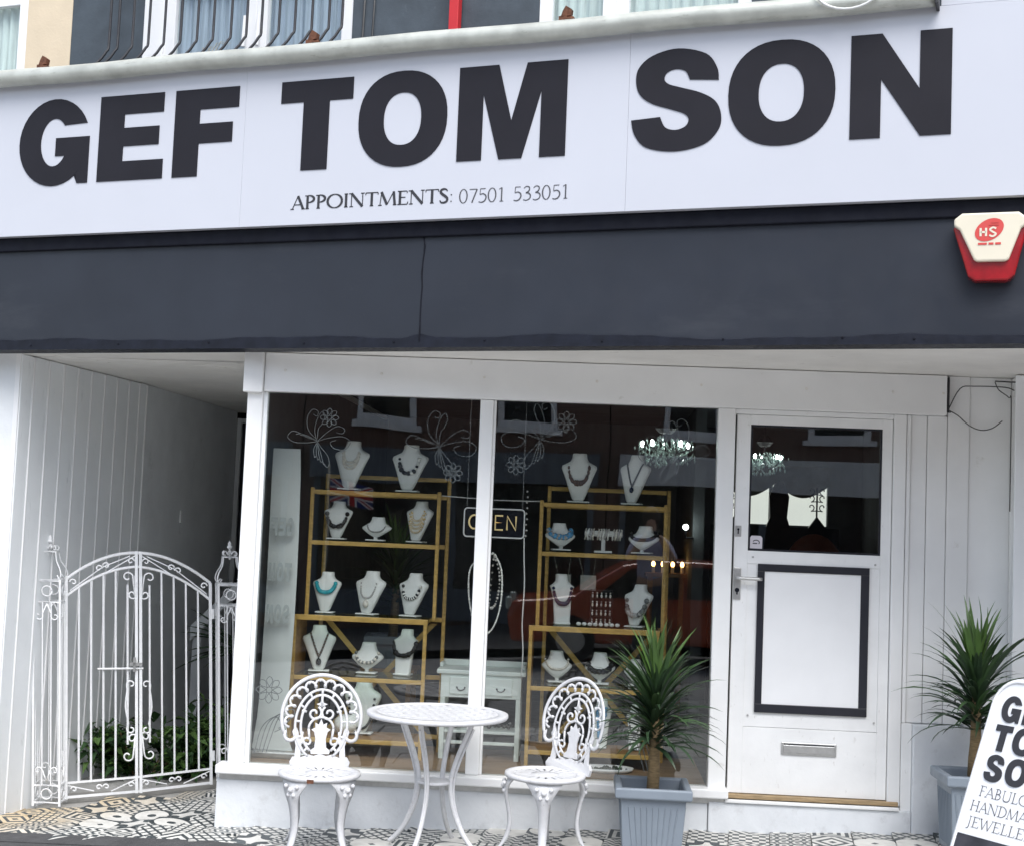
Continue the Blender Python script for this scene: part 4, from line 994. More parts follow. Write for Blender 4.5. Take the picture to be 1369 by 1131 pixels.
b = Bust(.615, Y0, 1.399, .140, .173, .015, 'short', 'short white bust with fine chain, middle of second tier, left shelves'); necklace(b, .50, .66, .0035, SILV, 'fine silver chain on the short bust, left shelves', 30, 1, alt=GREY)
b = Bust(.850, Y0, 1.399, .240, .165, .03, 'v', 'white bust with many gold strands, second tier of left shelves'); necklace(b, .62, .62, .005, GOLD, 'many stranded gold and cream necklace, second tier of left shelves', 34, 4, alt=PEARL)
b = Bust(.343, Y0, .977, .237, .169, .008, 'v', 'white bust with turquoise beads, third tier of left shelves'); necklace(b, .34, .68, .0098, TURQ, 'turquoise bead necklace on third tier of left shelves', 20)
b = Bust(.585, Y0, .977, .252, .190, .03, 'v', 'white bust with flower pendant, middle of third tier, left shelves'); necklace(b, .46, .52, .004, SILV, 'silver chain with round flower pendant, left shelves', 34, 1, pendant=(.018, .02, PEARL), vee=False)
b = Bust(.834, Y0, .977, .250, .181, .03, 'v', 'white bust with black and white beads, third tier of left shelves'); necklace(b, .44, .62, .0075, BK, 'black and white bead necklace, right end of third tier, left shelves', 22, alt=WHT)
b = Bust(.323, Y0, .645, .262, .191, -.008, 'v', 'white bust with long dark pendant, fourth tier of left shelves'); necklace(b, .52, .52, .005, BRN, 'long dark necklace with black oval pendant, left shelves', 34, 1, pendant=(.016, .02, BK), vee=True, alt=GREY)
b = Bust(.600, Y0, .645, .178, .185, .007, 'short', 'short white bust with grey coin beads, fourth tier of left shelves'); necklace(b, .50, .74, .008, GREY, 'grey coin bead necklace on short bust, fourth tier of left shelves', 16, alt=PEARL)
b = Bust(.807, Y0, .645, .262, .150, .02, 'slab', 'upright white stand with black beads, fourth tier of left shelves'); necklace(b, .42, .95, .0105, BK, 'chunky black necklace on the upright stand, left shelves', 20, 1, irr=.5)
b = Bust(.582, Y0, .305, .300, .214, .007, 'v', 'large white bust on the lowest tier behind the left chair'); necklace(b, .75, .7, .006, BK, 'long black bead rope on lowest tier behind left chair', 44)
solo('jewellery_cushion', MB().ball((.50, .56, .36), .07, 14, 10, 0, .8), 'bust', 'round white cushion on lowest tier behind the left chair', 'cushion', (.50, .56, .304), smooth=True)
b = Bust(1.771, Y0, 1.665, .284, .203, -.001, 'v', 'tall white bust with dark petal beads, left on top of right shelves'); necklace(b, .46, .60, .0068, BRN, 'dark petal bead necklace on top of the right shelves', 26, 1, irr=.7, disc=1.7)
b = Bust(2.077, Y0, 1.665, .286, .180, .03, 'v', 'tall white bust with blue pendant, right on top of right shelves'); necklace(b, .48, .52, .0042, BK, 'black cord with dark blue pendant on top of the right shelves', 48, 1, pendant=(.013, .014, NAVY), vee=True)
b = Bust(1.682, Y0, 1.389, .158, .173, -.017, 'short', 'short white bust with blue ribbon, second tier of right shelves'); necklace(b, .40, .82, .009, BLUE, 'pale blue ribbon necklace on second tier of right shelves', 24, 2, irr=.5, alt=SILV)
bb = thing('bracelet_stand', 'white T bar stand loaded with pale bracelets, right shelves', 'stand', (1.923, Y0, 1.389))
part('stem', MB().tube([(1.923, Y0, 1.4), (1.923, Y0, 1.49)], .012, 8).box(1.873, 1.973, Y0-.04, Y0+.04, 1.3892, 1.400), 'bust', bb)
part('bar', MB().tube([(1.815, Y0, 1.497), (2.03, Y0, 1.497)], .016, 10), 'bust', bb)
rg = random.Random(4)
for k in range(15):
    xx = 1.822+k*.0142
    if k in (4, 10): continue
    part('bracelet', MB().tube([(xx+rg.uniform(-.003, .003)+.004*math.sin(a), Y0+.026*math.cos(a), 1.492+.03*math.sin(a)) for a in [2*pi*q/12 for q in range(12)]], rg.uniform(.004, .006), 5, True), [bead(*rg.choice((PEARL, WHT, SILV)))], bb)
b = Bust(2.144, Y0, 1.389, .160, .182, .023, 'short', 'short white bust with black beads, second tier of right shelves'); necklace(b, .36, .88, .0085, BK, 'curved black bead necklace on second tier of right shelves', 26)
b = Bust(1.704, Y0, .973, .285, .147, -.012, 'slab', 'upright white stand with navy beads, third tier of right shelves'); necklace(b, .44, .72, .0075, NAVY, 'dark navy bead necklace on upright stand, right shelves', 30, big=.5)
er = thing('earring_rack', 'small dark rack hung with four rows of earrings', 'rack', (1.925, Y0, .973), group=None)
part('frame', MB().tube([(1.863, Y0, .975), (1.863, Y0, 1.18), (1.985, Y0, 1.18), (1.985, Y0, .975)], .003, 5), 'bar', er)
for r_ in range(4):
    part('rod', MB().tube([(1.863, Y0, 1.172-.05*r_), (1.985, Y0, 1.172-.05*r_)], .002, 4), 'bar', er)
    for c_ in range(5):
        part('earring', MB().ball((1.874+.025*c_, Y0-.004, 1.160-.05*r_), .005, 6, 5).ball((1.874+.025*c_, Y0-.004, 1.143-.05*r_), .0062, 6, 5, 0, 1.7), [bead(*(SILV, PEARL, WHT)[(r_+c_) % 3])], er)
for k in range(8):
    o = solo('pebble', MB().ball((0, 0, 0), .014, 10, 7, 0, .75), 'bust', ('first', 'second', 'third', 'fourth', 'fifth', 'sixth', 'seventh', 'eighth')[k]+' white pebble from the left under the earring rack', 'pebble', (1.80+.031*k, .50+.006*math.sin(k*2), .9875), group='white pebbles under the earrings', smooth=True, rotz=k*.7)
b = Bust(2.115, Y0, .973, .245, .169, .04, 'v', 'white bust with big grey stones, third tier of right shelves'); necklace(b, .58, .72, .011, GREY, 'big grey stone necklace, third tier of right shelves', 16, 1, irr=.5, alt=SILV)
b = Bust(1.687, Y0, .645, .178, .174, -.007, 'short', 'short white bust with pearls, fourth tier of right shelves'); necklace(b, .42, .78, .0055, PEARL, 'pearl necklace on the fourth tier of right shelves', 30)
b = Bust(1.928, Y0, .645, .180, .173, .001, 'short', 'short white bust with large black beads, fourth tier of right shelves'); necklace(b, .44, .84, .0145, BK, 'large round black bead necklace, fourth tier of right shelves', 9, disc=.9)
b = Bust(2.132, Y0, .645, .150, .13, -.005, 'short', 'small white bust half hidden by the palm leaves'); necklace(b, .4, .7, .004, SILV, 'thin chain on the bust half hidden by palm leaves', 24)
b = Bust(1.94, .56, .294, .275, .13, .014, 'slab', 'tall white stand with turquoise rope on lowest tier, right shelves'); necklace(b, .72, .4, .0075, BLUE, 'long turquoise bead rope on lowest tier of right shelves', 34, 1, irr=.5, vee=True)
b = Bust(2.136, .56, .294, .25, .10, -.005, 'slab', 'narrow white stand behind the palm trunk, lowest tier'); necklace(b, .5, .6, .004, BK, 'black wire scroll necklace behind the palm trunk', 26)
tr_ = thing('jewellery_tray', 'oval white tray of dark jewellery on the display floor', 'tray', (1.97, .36, .2))
mb = MB(); mb.lathe([(.13, .2005), (.155, .212), (.16, .226), (.15, .224), (.128, .209)], 28, (1.97, .36), sx=1.0, sy=.55); part('dish', mb, 'white_clean', tr_, smooth=True)
mb = MB(); rg = random.Random(9)
for k in range(70):
    a = rg.uniform(0, 6.3); q = rg.uniform(0, 1)**.5; mb.ball((1.97+.12*q*math.cos(a), .36+.062*q*math.sin(a), .217), rg.uniform(.006, .011), 6, 4)
part('trinkets', mb, [bead('dark_green', (.03, .045, .03), .3)], tr_, kind='stuff')
for k, (xx, lab) in enumerate(((1.70, 'grey card hung at the left in the right shelves'), (1.845, 'grey card hung second from left in the right shelves'))):
    c = thing('hanging_card', lab, 'card', (xx, .66, 1.17), group='cards hung in the right shelves')
    part('card', MB().box(xx-.045, xx+.045, .66, .662, 1.17, 1.255), 'card', c)
    part('string', MB().tube([(xx-.03, .661, 1.255), (xx-.055, .661, 1.358)], .0012, 4).tube([(xx+.03, .661, 1.255), (xx+.04, .661, 1.358)], .0012, 4), 'card', c)

# ------------------------------------------------------------------ console table
ct = thing('console_table', 'pale painted console table between the shelf units', 'table', (1.26, .6, .2))
part('top', MB().box(1.01, 1.515, .50, .76, .675, .70), 'console', ct, bevel=.006)
part('gallery', MB().box(1.015, 1.51, .745, .76, .7005, .735).box(1.015, 1.035, .62, .744, .7005, .725).box(1.49, 1.51, .62, .744, .7005, .725), 'console', ct, bevel=.004)
part('apron', MB().box(1.035, 1.49, .515, .75, .545, .674), 'console', ct, bevel=.003)
dw = part('drawer', MB().box(1.085, 1.44, .506, .5145, .562, .66), 'console', ct, bevel=.004)
for xx in (1.15, 1.375): part('handle', MB().tube(lift(arc(xx, .602, .022, .016, 180, 360, 8), .502), .003, 5).ball((xx-.022, .503, .602), .005, 6, 5).ball((xx+.022, .503, .602), .005, 6, 5), 'bar', dw)
for xx in (1.035, 1.462):
    for yy in (.516, .722): part('leg', MB().box(xx, xx+.028, yy, yy+.028, .2, .545), 'console', ct, bevel=.004)
part('lower_shelf', MB().box(1.04, 1.486, .53, .735, .345, .36), 'console', ct, bevel=.003)
part('front_rail', MB().box(1.063, 1.462, .52, .535, .285, .303), 'console', ct, bevel=.003)
mb = MB(); rg = random.Random(6)
for k in range(40): mb.ball((rg.uniform(1.09, 1.44), rg.uniform(.54, .64), .372+rg.uniform(0, .03)), rg.uniform(.008, .014), 6, 5)
solo('trinket_pile', mb, [BEADS['black']], 'heap of dark beads on the lower shelf of the pale console', 'beads', (1.26, .6, .36), kind='stuff')

# ------------------------------------------------------------------ OPEN sign, hanging strings, banner
op = thing('open_sign', 'rounded tube sign reading OPEN hung behind the mullion', 'sign', (1.32, .16, 1.45))
def rrect(x0, x1, z0, z1, r, n=5): return arc(x1-r, z1-r, r, r, 90, 0, n)+arc(x1-r, z0+r, r, r, 0, -90, n)+arc(x0+r, z0+r, r, r, -90, -180, n)+arc(x0+r, z1-r, r, r, 180, 90, n)
part('backing', MB().prism(rrect(1.150, 1.493, 1.447, 1.617, .02)[::-1], .168, .174), 'navy', op)
part('border', MB().tube(lift(rrect(1.158, 1.485, 1.455, 1.609, .018), .16), .0042, 6, True), 'neon_line', op, smooth=True)
def neon(pts, closed=False): part('letter', MB().tube(lift(pts, .16), .0048, 6, closed), 'neon', op, smooth=True)
neon(arc(1.213, 1.535, .028, .037, 0, 345, 20), True)
neon([(1.262, 1.497), (1.262, 1.573)]+arc(1.283, 1.553, .018, .020, 90, -90, 8)+[(1.264, 1.533)])
neon([(1.369, 1.573), (1.328, 1.573), (1.328, 1.536), (1.362, 1.536), (1.328, 1.536), (1.328, 1.497), (1.370, 1.497)])
neon([(1.392, 1.497), (1.392, 1.573), (1.440, 1.497), (1.440, 1.573)])
part('chain', MB().tube([(1.17, .165, 1.617), (1.17, .165, 2.44)], .0015, 4).tube([(1.473, .165, 1.617), (1.473, .165, 2.44)], .0015, 4), 'steel', op)
mb = MB()
for k in range(9): mb.ball((1.495+.004*(k % 2), .155, 1.47+.03*k), .006, 6, 5)
part('bead_edge', mb, [BEADS['silver']], op)
solo('power_cable', MB().tube(smooth_path([(1.488, .15, 1.46), (1.492, .15, 1.35), (1.50, .15, 1.2), (1.496, .15, 1.0), (1.505, .17, .85), (1.50, .2, .70)], 4), .0035, 5), 'cable_white', 'white power cable dangling below the OPEN sign', 'cable', (1.5, .15, .7), smooth=True)
solo('curtain_wire', MB().tube([(.995, .5, 1.675), (1.3, .5, 1.662), (1.557, .5, 1.665)], .003, 5), 'cable_white', 'thin white wire strung between the two shelf units', 'wire', (1.3, .5, 1.66))
for lab, pts, r_, c_ in (('outer white bead loop hanging behind the mullion', [(1.335, .1, 1.365), (1.375, .1, 1.28), (1.38, .1, 1.12), (1.35, .1, .99), (1.30, .1, .94), (1.24, .1, 1.0), (1.205, .1, 1.15), (1.215, .1, 1.30), (1.325, .1, 1.37)], .0058, WHT), ('dark and white bead loop hanging right of the mullion', [(1.332, .085, 1.365), (1.365, .085, 1.27), (1.366, .085, 1.17), (1.345, .085, 1.09), (1.318, .085, 1.09), (1.322, .085, 1.2), (1.333, .085, 1.36)], .007, SILV)):
    mb = MB(); p = smooth_path(pts, 10); rg = random.Random(1)
    for i, q in enumerate(p):
        if i % (1 if r_ < .006 else 2) == 0: mb.ball(q, r_*rg.uniform(.6, 1.25), 6, 5)
    if r_ < .006: mb.tube(p, .004, 5)
    solo('hanging_necklace', mb, [bead(*c_)], lab, 'necklace', (1.3, .1, .95), group='strings of beads hanging behind the mullion')
bn = thing('roll_up_banner', 'pale roll up banner with mirrored shop name at the left window edge', 'banner', (.17, .3, .2))
mb = MB(); vs = []
for i in range(21):
    t = i/20; z = .24+1.66*t; x0_ = .045+.01*t+(.0 if t > .12 else -.02*(1-t/.12)); w_ = .165+.012*math.sin(t*3)+(.07*(1-t/.12)**2 if t < .12 else 0)
    bow = .0 if t < .9 else (t-.9)*.6
    vs += [(x0_+.02*bow, .30+.04*math.sin(t*pi)+bow*.2, z), (x0_+w_, .27+.03*math.sin(t*pi)-bow*.3, z-.04*bow)]
mb.add(vs, [(2*i, 2*i+1, 2*i+3, 2*i+2) for i in range(20)]); part('cloth', mb, 'banner', bn, smooth=True)
part('base', MB().box(.03, .33, .24, .36, .2005, .238), 'steel', bn, bevel=.01)
for word, z in (('GEF', 1.415), ('TOM', 1.165), ('SON', .935)):
    for i, ch in enumerate(word): letter_obj(ch, .165-.045*i, .203-.045*i, z, .10, .266, .002, MT['banner_ink'], bn, True)

# ================================================================== IRON GATE
GP = [Vector((-1.239, .958)), Vector((-.823, 1.045)), Vector((-.425, 1.215))]
ZHN, ZCN = 1.09, 1.262
def gate_leaf(p, q, left, label):
    """local x runs from the hinge (0) to the meeting stile (w)"""
    hinge, meet = (p, q) if left else (q, p)
    d = meet-hinge; w = d.length; ang = math.atan2(d.y, d.x)
    t = thing('gate_leaf', label, 'gate', (hinge.x, hinge.y, 0), group='leaves of the white iron gate', rotz=ang)
    g0, g1 = gz(hinge.x)+.02, gz(meet.x)+.02
    zb = lambda x: g0+(g1-g0)*x/w
    zt = lambda x: ZHN+(ZCN-ZHN)*(1-(1-max(0, min(1, x/w)))**2)
    B = .0065
    def bar(pts, r=B, n=5, nm='bar'): return part(nm, MB().tube(lift(pts), r*1.2, n), 'iron', t, smooth=n > 6)
    bar([(0, zb(0)-.01), (0, ZHN)], .010, 4, 'stile'); bar([(w-.012, zb(w)-.01), (w-.012, ZCN+.01)], .010, 4, 'stile')
    xs = [w*i/14 for i in range(15)]
    bar([(x, zt(x)) for x in xs], .008, 6, 'top_arch'); bar([(x, zt(x)-.105+.02*(x/w)) for x in xs], .007, 6, 'lower_arch')
    bar([(0, zb(0)), (w, zb(w))], .008, 4, 'bottom_rail'); bar([(0, zb(0)+.085), (w, zb(w)+.085)], .007, 4, 'bottom_rail')
    for k in range(1, 5):
        x = w*k/5.9; bar([(x, zb(x)+.085), (x+.002, zt(x)-.105+.02*(x/w))], .0055, 5)
    x = w*5/5.9
    bar([(x, zb(x)+.285), (x, zt(x)-.19)], .0055, 5)
    S = .0052
    def sc_(pts): part('scroll', MB().tube(lift(pts), S, 5), 'iron', t, smooth=True)
    # heart shaped scrolls by the meeting stile, top and bottom
    for zc, s_ in ((zt(x)-.175, 1), (zb(x)+.245, -1)):
        sc_([(w-.02, zc-.09*s_)]+[(w-.022-.01, zc+.02*s_)]+spiral(x+.0, zc+.03*s_, .032, 20*s_, .85*s_, 16, .35))
        sc_([(w-.02, zc+.04*s_)]+spiral(x+.028, zc-.075*s_, .028, -30*s_, -.9*s_, 14, .35))
    # diagonals and small scrolls in the arch band
    m = w*.5
    bar([(.02, zt(.02)-.085), (m, zt(m)-.05), (w-.05, zt(w)-.02)], .0035, 4); bar([(m*1.0, zt(m)-.095), (w-.015, zt(w)-.015)], .0035, 4)
    for cx, s_ in ((m-.022, 1), (m+.022, -1), (w-.045, 1), (.04, -1)):
        sc_(spiral(cx, zt(cx)-.05, .022, 90-90*s_, .95*s_, 14, .25))
    for cx, s_ in ((m-.022, 1), (m+.022, -1), (w-.045, 1), (.045, -1)):
        sc_(spiral(cx, zb(cx)+.043, .019, 90-90*s_, .95*s_, 14, .25))
    bar([(.01, zb(0)+.07), (m-.05, zb(m)+.02)], .0035, 4); bar([(m+.05, zb(m)+.02), (w-.02, zb(w)+.07)], .0035, 4)
    # lyre at the latch
    zc = .33
    sc_(spiral(w-.045, zc+.135, .026, 180, -.8, 12, .35)[::-1]+smooth_path([(w-.068, zc+.1), (w-.078, zc), (w-.06, zc-.1)], 4)+spiral(w-.045, zc-.135, .026, 180, .8, 12, .35))
    part('hinge_pin', MB().tube([(-.014, 0, ZHN-.22), (-.014, 0, ZHN-.16)], .012, 6).tube([(-.014, 0, .0), (-.014, 0, .06)], .012, 6), 'iron', t)
    if left:
        lt = part('latch_bar', MB().tube([(w-.24, -.015, .555), (w+.03, -.015, .565)], .006, 6), 'iron', t)
        part('latch_keep', MB().box(w-.05, w+.025, -.03, -.012, .58, .60).box(w-.03, w-.015, -.03, -.012, .545, .63), 'steel', lt)
    return t
gate_leaf(GP[0], GP[1], True, 'left leaf of arched white wrought iron gate, with the sliding latch')
gate_leaf(GP[1], GP[2], False, 'right leaf of arched white wrought iron gate by the shop window')

def gate_pillar(cx, cy, ang, hw, label):
    t = thing('gate_pillar', label, 'gate pillar', (cx, cy, 0), group='open ironwork pillars of the gate', rotz=ang)
    zb = gz(cx); zt = 1.085
    for sx in (-1, 1):
        for sy in (-1, 1): part('post', MB().tube([(sx*hw, sy*hw, zb), (sx*hw, sy*hw, zt)], .009, 4), 'iron', t)
    for z in (zb+.02, zb+.12, zt-.13, zt, zt-.005):
        part('ring', MB().tube([(-hw, -hw, z), (hw, -hw, z), (hw, hw, z), (-hw, hw, z)], .0075, 4, True), 'iron', t)
    for sy in (-1, 1):
        for q in range(2):
            f = (lambda pts, s=sy: [(u, s*hw, v) for u, v in pts]) if q == 0 else (lambda pts, s=sy: [(s*hw, u, v) for u, v in pts])
            for xx in (-hw*.33, hw*.33): part('bar', MB().tube(f([(xx, zb+.12), (xx, zt-.13)]), .0045, 4), 'iron', t)
            mb = MB()
            mb.tube(f(arc(0, zt-.065, .03, .03, 0, 360, 16)), .004, 5); mb.tube(f(arc(0, zb+.07, .03, .03, 0, 360, 16)), .004, 5)
            for s_ in (-1, 1):
                mb.tube(f([(0, zt-.14), (s_*hw*.35, zt-.2)]+[(s_*u, v) for u, v in spiral(hw*.62, zt-.215, .026, 150, .9, 12, .3)]), .004, 5)
                mb.tube(f([(0, zb+.14), (s_*hw*.3, zb+.21)]+[(s_*u, v) for u, v in spiral(hw*.62, zb+.205, .026, 200, -.9, 12, .3)]), .004, 5)
            part('scrollwork', mb, 'iron', t, smooth=True)
    for k in range(4):
        a = pi/4+k*pi/2; c_, s_ = math.cos(a)*1.4142, math.sin(a)*1.4142
        pr_ = smooth_path([(hw*.70, zt+.03), (hw*.9, zt+.008), (hw*1.08, zt+.03), (hw*.95, zt+.07), (hw*.66, zt+.11), (hw*.56, zt+.15), (hw*.56, zt+.165)], 4)
        part('crown_rib', MB().tube([(u*c_, u*s_, v) for u, v in pr_], .0045, 5), 'iron', t, smooth=True)
        part('crown_scroll', MB().tube([(u*c_*.8, u*s_*.8, v) for u, v in [(.0, zt+.215)]+spiral(hw*.50, zt+.187, .022, 200, -.9, 12, .3)], .004, 5), 'iron', t, smooth=True)
    part('crown_ring', MB().tube([(-hw*.56, -hw*.56, zt+.168), (hw*.56, -hw*.56, zt+.168), (hw*.56, hw*.56, zt+.168), (-hw*.56, hw*.56, zt+.168)], .006, 4, True), 'iron', t)
    part('finial', MB().lathe([(.006, zt+.15), (.006, zt+.22), (.016, zt+.225), (.016, zt+.235), (.009, zt+.242), (.012, zt+.252), (.001, zt+.27)], 8), 'iron', t, smooth=True)
gate_pillar(-1.318, .90, .12, .077, 'ironwork gate pillar against the white cladding on the left')
gate_pillar(-.32, 1.29, .35, .077, 'ironwork gate pillar beside the shop window corner')

for o in list(COL.objects):            # the gate hangs a few degrees out of plumb
    if o.parent and o.parent.name.split('.')[0] in ('gate_leaf', 'gate_pillar') or (o.parent and o.parent.parent and o.parent.parent.name.startswith('gate_leaf')):
        top_ = o.parent if not o.parent.parent else o.parent.parent
        k = -.06 if math.cos(top_.rotation_euler.z) > 0 else .06
        for v in o.data.vertices: v.co.x += k*(v.co.z+.2)

# ================================================================== CHAIRS
def chair(x, y, rotz, label, rust=False):
    t = thing('bistro_chair', label, 'chair', (x, y, gz(x)), group='white cast bistro chairs', rotz=rotz)
    HS = .375; RS = .195
    # seat: rim, hub plate and spokes with slots between
    mb = MB(); n = 36
    prof = [(RS, HS-.02), (RS+.006, HS-.012), (RS+.004, HS+.002), (RS-.012, HS+.004), (RS-.042, HS-.001), (RS-.042, HS-.008), (RS-.01, HS-.012)]
    vs = []; m = len(prof)
    for r_, z in prof:
        for k in range(n): a = 2*pi*k/n; vs.append((r_*math.cos(a), r_*math.sin(a)*.96, z))
    fs = [(i*n+k, i*n+(k+1) % n, ((i+1) % m)*n+(k+1) % n, ((i+1) % m)*n+k) for i in range(m) for k in range(n)]
    mb.add(vs, fs); st = part('seat', mb, 'cast', t, smooth=True)
    part('seat_centre', MB().lathe([(.075, HS-.010), (.078, HS-.004), (.03, HS-.002), (.001, HS)], 24), 'cast', st, smooth=True)
    for k in range(20):
        a = 2*pi*k/20; c_, s_ = math.cos(a), math.sin(a); w0, w1 = .0085, .017
        mb = MB(); q = [(.07, -w0), (.158, -w1), (.158, w1), (.07, w0)]
        mb.slab([(c_*u-s_*v, (s_*u+c_*v)*.97) for u, v in q], HS-.009, HS-.0025); part('seat_spoke', mb, 'cast', st)
    # cabriole legs with flared carved knees
    for k, a in enumerate((-pi/2-.75, -pi/2+.75, pi/2-.7, pi/2+.7)):
        path = smooth_path([(.150, HS-.014, .19), (.176, HS-.04, .145), (.188, HS-.085, .09), (.180, HS-.13, .058), (.168, HS-.19, .046), (.165, HS-.25, .042), (.18, HS-.31, .038), (.21, .02, .038), (.232, .004, .042)], 4)
        vs = []; c_, s_ = math.cos(a), math.sin(a); N = len(path)
        for i, (r_, z, w) in enumerate(path):
            th = .011 if z > .05 else .008
            for rr, ww in ((r_+th*.2, -w/2), (r_+th, 0), (r_+th*.2, w/2), (r_-th, w/2*.9), (r_-th, -w/2*.9)):
                vs.append((c_*rr-s_*ww, s_*rr+c_*ww, z))
        mb = MB(); mb.add(vs, [(i*5+j, i*5+(j+1) % 5, (i+1)*5+(j+1) % 5, (i+1)*5+j) for i in range(N-1) for j in range(5)]+[(4, 3, 2, 1, 0), tuple((N-1)*5+j for j in range(5))])
        lg = part('leg', mb, 'cast', t, smooth=True)
        mb = MB()
        for u in (-1, 1):
            for (w_, z_) in ((.035, HS-.045), (.016, HS-.085)):
                mb.ball((c_*.196-s_*w_*u, s_*.196+c_*w_*u, z_), .011, 7, 5)
        mb.ball((c_*.2, s_*.2, HS-.06), .014, 7, 5); part('knee_carving', mb, 'cast', lg, smooth=True)
    if rust:
        part('rust_patch', MB().slab([(-.060, -.175), (-.034, -.184), (-.03, -.1975), (-.045, -.1945), (-.062, -.189)], HS-.0215, HS-.004), 'rust', st, label='rust stained chip in the front rim')
    # back: a pierced plate, curved and leaning
    def bp(u, v): return (u, .165+.17*v-.55*u*u, HS+v*.965)
    def tubes(name, lst, r_, par=t, flat=.7):
        mb = MB()
        for p in lst: mb.tube([bp(*q) for q in p], r_, 6, flat=flat)
        return part(name, mb, 'cast', par, smooth=True)
    def plates(name, polys, th=.010, par=None):
        mb = MB()
        for p in polys:
            f = [bp(*q) for q in p]; b = [(q[0], q[1]+th, q[2]) for q in f]; n_ = len(p)
            mb.add(f+b, [tuple(range(n_)), tuple(range(2*n_-1, n_-1, -1))]+[((i+1) % n_, i, n_+i, n_+(i+1) % n_) for i in range(n_)])
        return part(name, mb, 'cast', par or t, bevel=.0015)
    CZ = .245
    rim = tubes('back_rim', [[(-.128, .16)]+spiral(-.152, .155, .03, 0, -.62, 10, .9)+arc(0, CZ, .198, .212, 202, -22, 40)+spiral(.152, .155, .03, 180, .62, 10, .9)[::-1]+[(.128, .16)]], .0095)
    wave = []
    for i in range(121):
        a = 190-200*i/120; k = 11*2*pi*i/120; rr = 1+.0
        r1, r2_ = .163+.021*math.sin(k), .183+.021*math.sin(k); da = 3.6*math.cos(k)*1.2
        wave.append((r1*math.cos(R(a+da)), CZ-.008+r2_*math.sin(R(a+da))*.97))
    tubes('back_scallops', [wave], .0062, rim)
    knobs = MB()
    for i in range(11):
        a = 190-200*(i+.75)/11; knobs.ball(bp(.148*math.cos(R(a)), CZ-.008+.168*math.sin(R(a))), .0085, 6, 5)
        a = 190-200*(i+.25)/11; knobs.ball(bp(.178*math.cos(R(a)), CZ-.008+.194*math.sin(R(a))), .0085, 6, 5)
    part('back_bosses', knobs, 'cast', rim, smooth=True, kind='stuff')
    inner = tubes('inner_arch', [arc(0, .205, .130, .178, -62, 242, 40), arc(0, .205, .102, .150, -60, 240, 40)], .0068)
    tubes('arch_bars', [[(.100*math.cos(R(a)), .205+.148*math.sin(R(a))), (.132*math.cos(R(a)), .205+.18*math.sin(R(a)))] for a in range(-50, 231, 28)], .006, inner)['kind'] = 'stuff'
    tubes('centre_scroll', [spiral(-.036, .262, .038, 60, -1.2, 22, .2), spiral(.036, .262, .038, 120, 1.2, 22, .2), [(0, .295), (0, .358)], arc(0, .185, .062, .058, 0, 180, 14), [(-.062, .185), (-.055, .13)], [(.062, .185), (.055, .13)], [(-.075, .27), (-.1, .275)], [(.075, .27), (.1, .275)]], .0062)
    plates('palmette', [[(0, .235), (.012, .205), (.03, .215), (.028, .19), (.048, .18), (.034, .168), (.026, .135), (.030, .09), (.05, .075), (.045, .058), (-.045, .058), (-.05, .075), (-.030, .09), (-.026, .135), (-.034, .168), (-.048, .18), (-.028, .19), (-.03, .215), (-.012, .205)], [(0, .345), (.010, .315), (.028, .308), (.010, .300), (0, .29), (-.010, .300), (-.028, .308), (-.010, .315)]])
    tubes('heart_scroll', [spiral(-.066, .118, .026, 200, -1.0, 16, .3), [(-.09, .17), (-.1, .1), (-.07, .055)]], .0058)
    tubes('heart_scroll', [spiral(.066, .118, .026, -20, 1.0, 16, .3), [(.09, .17), (.1, .1), (.07, .055)]], .0058)
    for s_ in (-1, 1): plates('side_leaf', [[(s_*.098, .012), (s_*.128, .03), (s_*.122, .1), (s_*.142, .17), (s_*.128, .205), (s_*.112, .17), (s_*.1, .12), (s_*.096, .06)]])
    plates('back_foot', [[(-.142, -.012), (-.15, .02), (-.135, .045), (-.10, .038), (-.06, .055), (-.03, .048), (0, .06), (.03, .048), (.06, .055), (.10, .038), (.135, .045), (.15, .02), (.142, -.012)]], .018)
    return t
chair(.565, -.555, .20, 'white cast iron bistro chair with rust chip, left of the round table', True)
chair(1.665, -.55, -.74, 'white cast iron bistro chair turned towards the table, beside the potted palm')

# ================================================================== TABLE
tx, ty = 1.122, -.47; tz = gz(tx); TH = .592-tz; RT = .345
tt = thing('bistro_table', 'round white lattice topped bistro table between the two chairs', 'table', (tx, ty, tz), rotz=.35)
mb = MB(); n = 56; prof = [(RT, TH-.022), (RT+.005, TH-.014), (RT+.004, TH-.002), (RT-.006, TH+.001), (RT-.045, TH), (RT-.045, TH-.008), (RT-.012, TH-.010)]
vs = []; m = len(prof)
for r_, z in prof:
    for k in range(n): a = 2*pi*k/n; vs.append((r_*math.cos(a), r_*math.sin(a), z))
mb.add(vs, [(i*n+k, i*n+(k+1) % n, ((i+1) % m)*n+(k+1) % n, ((i+1) % m)*n+k) for i in range(m) for k in range(n)])
tp = part('table_rim', mb, 'cast', tt, smooth=True)
for dr_ in range(2):
    for k in range(-6, 7):
        o_ = k*.048; L_ = math.sqrt(max(0, (RT-.04)**2-o_*o_))
        mb = MB()
        nseg = 14
        vs = []
        for i in range(nseg+1):
            u = -L_+2*L_*i/nseg; zz = TH-.004+.0018*math.sin((u/.048+k+dr_)*pi)-.0012*dr_
            for v, z2 in ((o_-.0125, zz), (o_+.0125, zz), (o_+.0125, zz-.006), (o_-.0125, zz-.006)): vs.append((u, v, z2) if dr_ == 0 else (v, u, z2))
        mb.add(vs, [(i*4+j, i*4+(j+1) % 4, (i+1)*4+(j+1) % 4, (i+1)*4+j) for i in range(nseg) for j in range(4)])
        part('lattice_slat', mb, 'cast', tp)
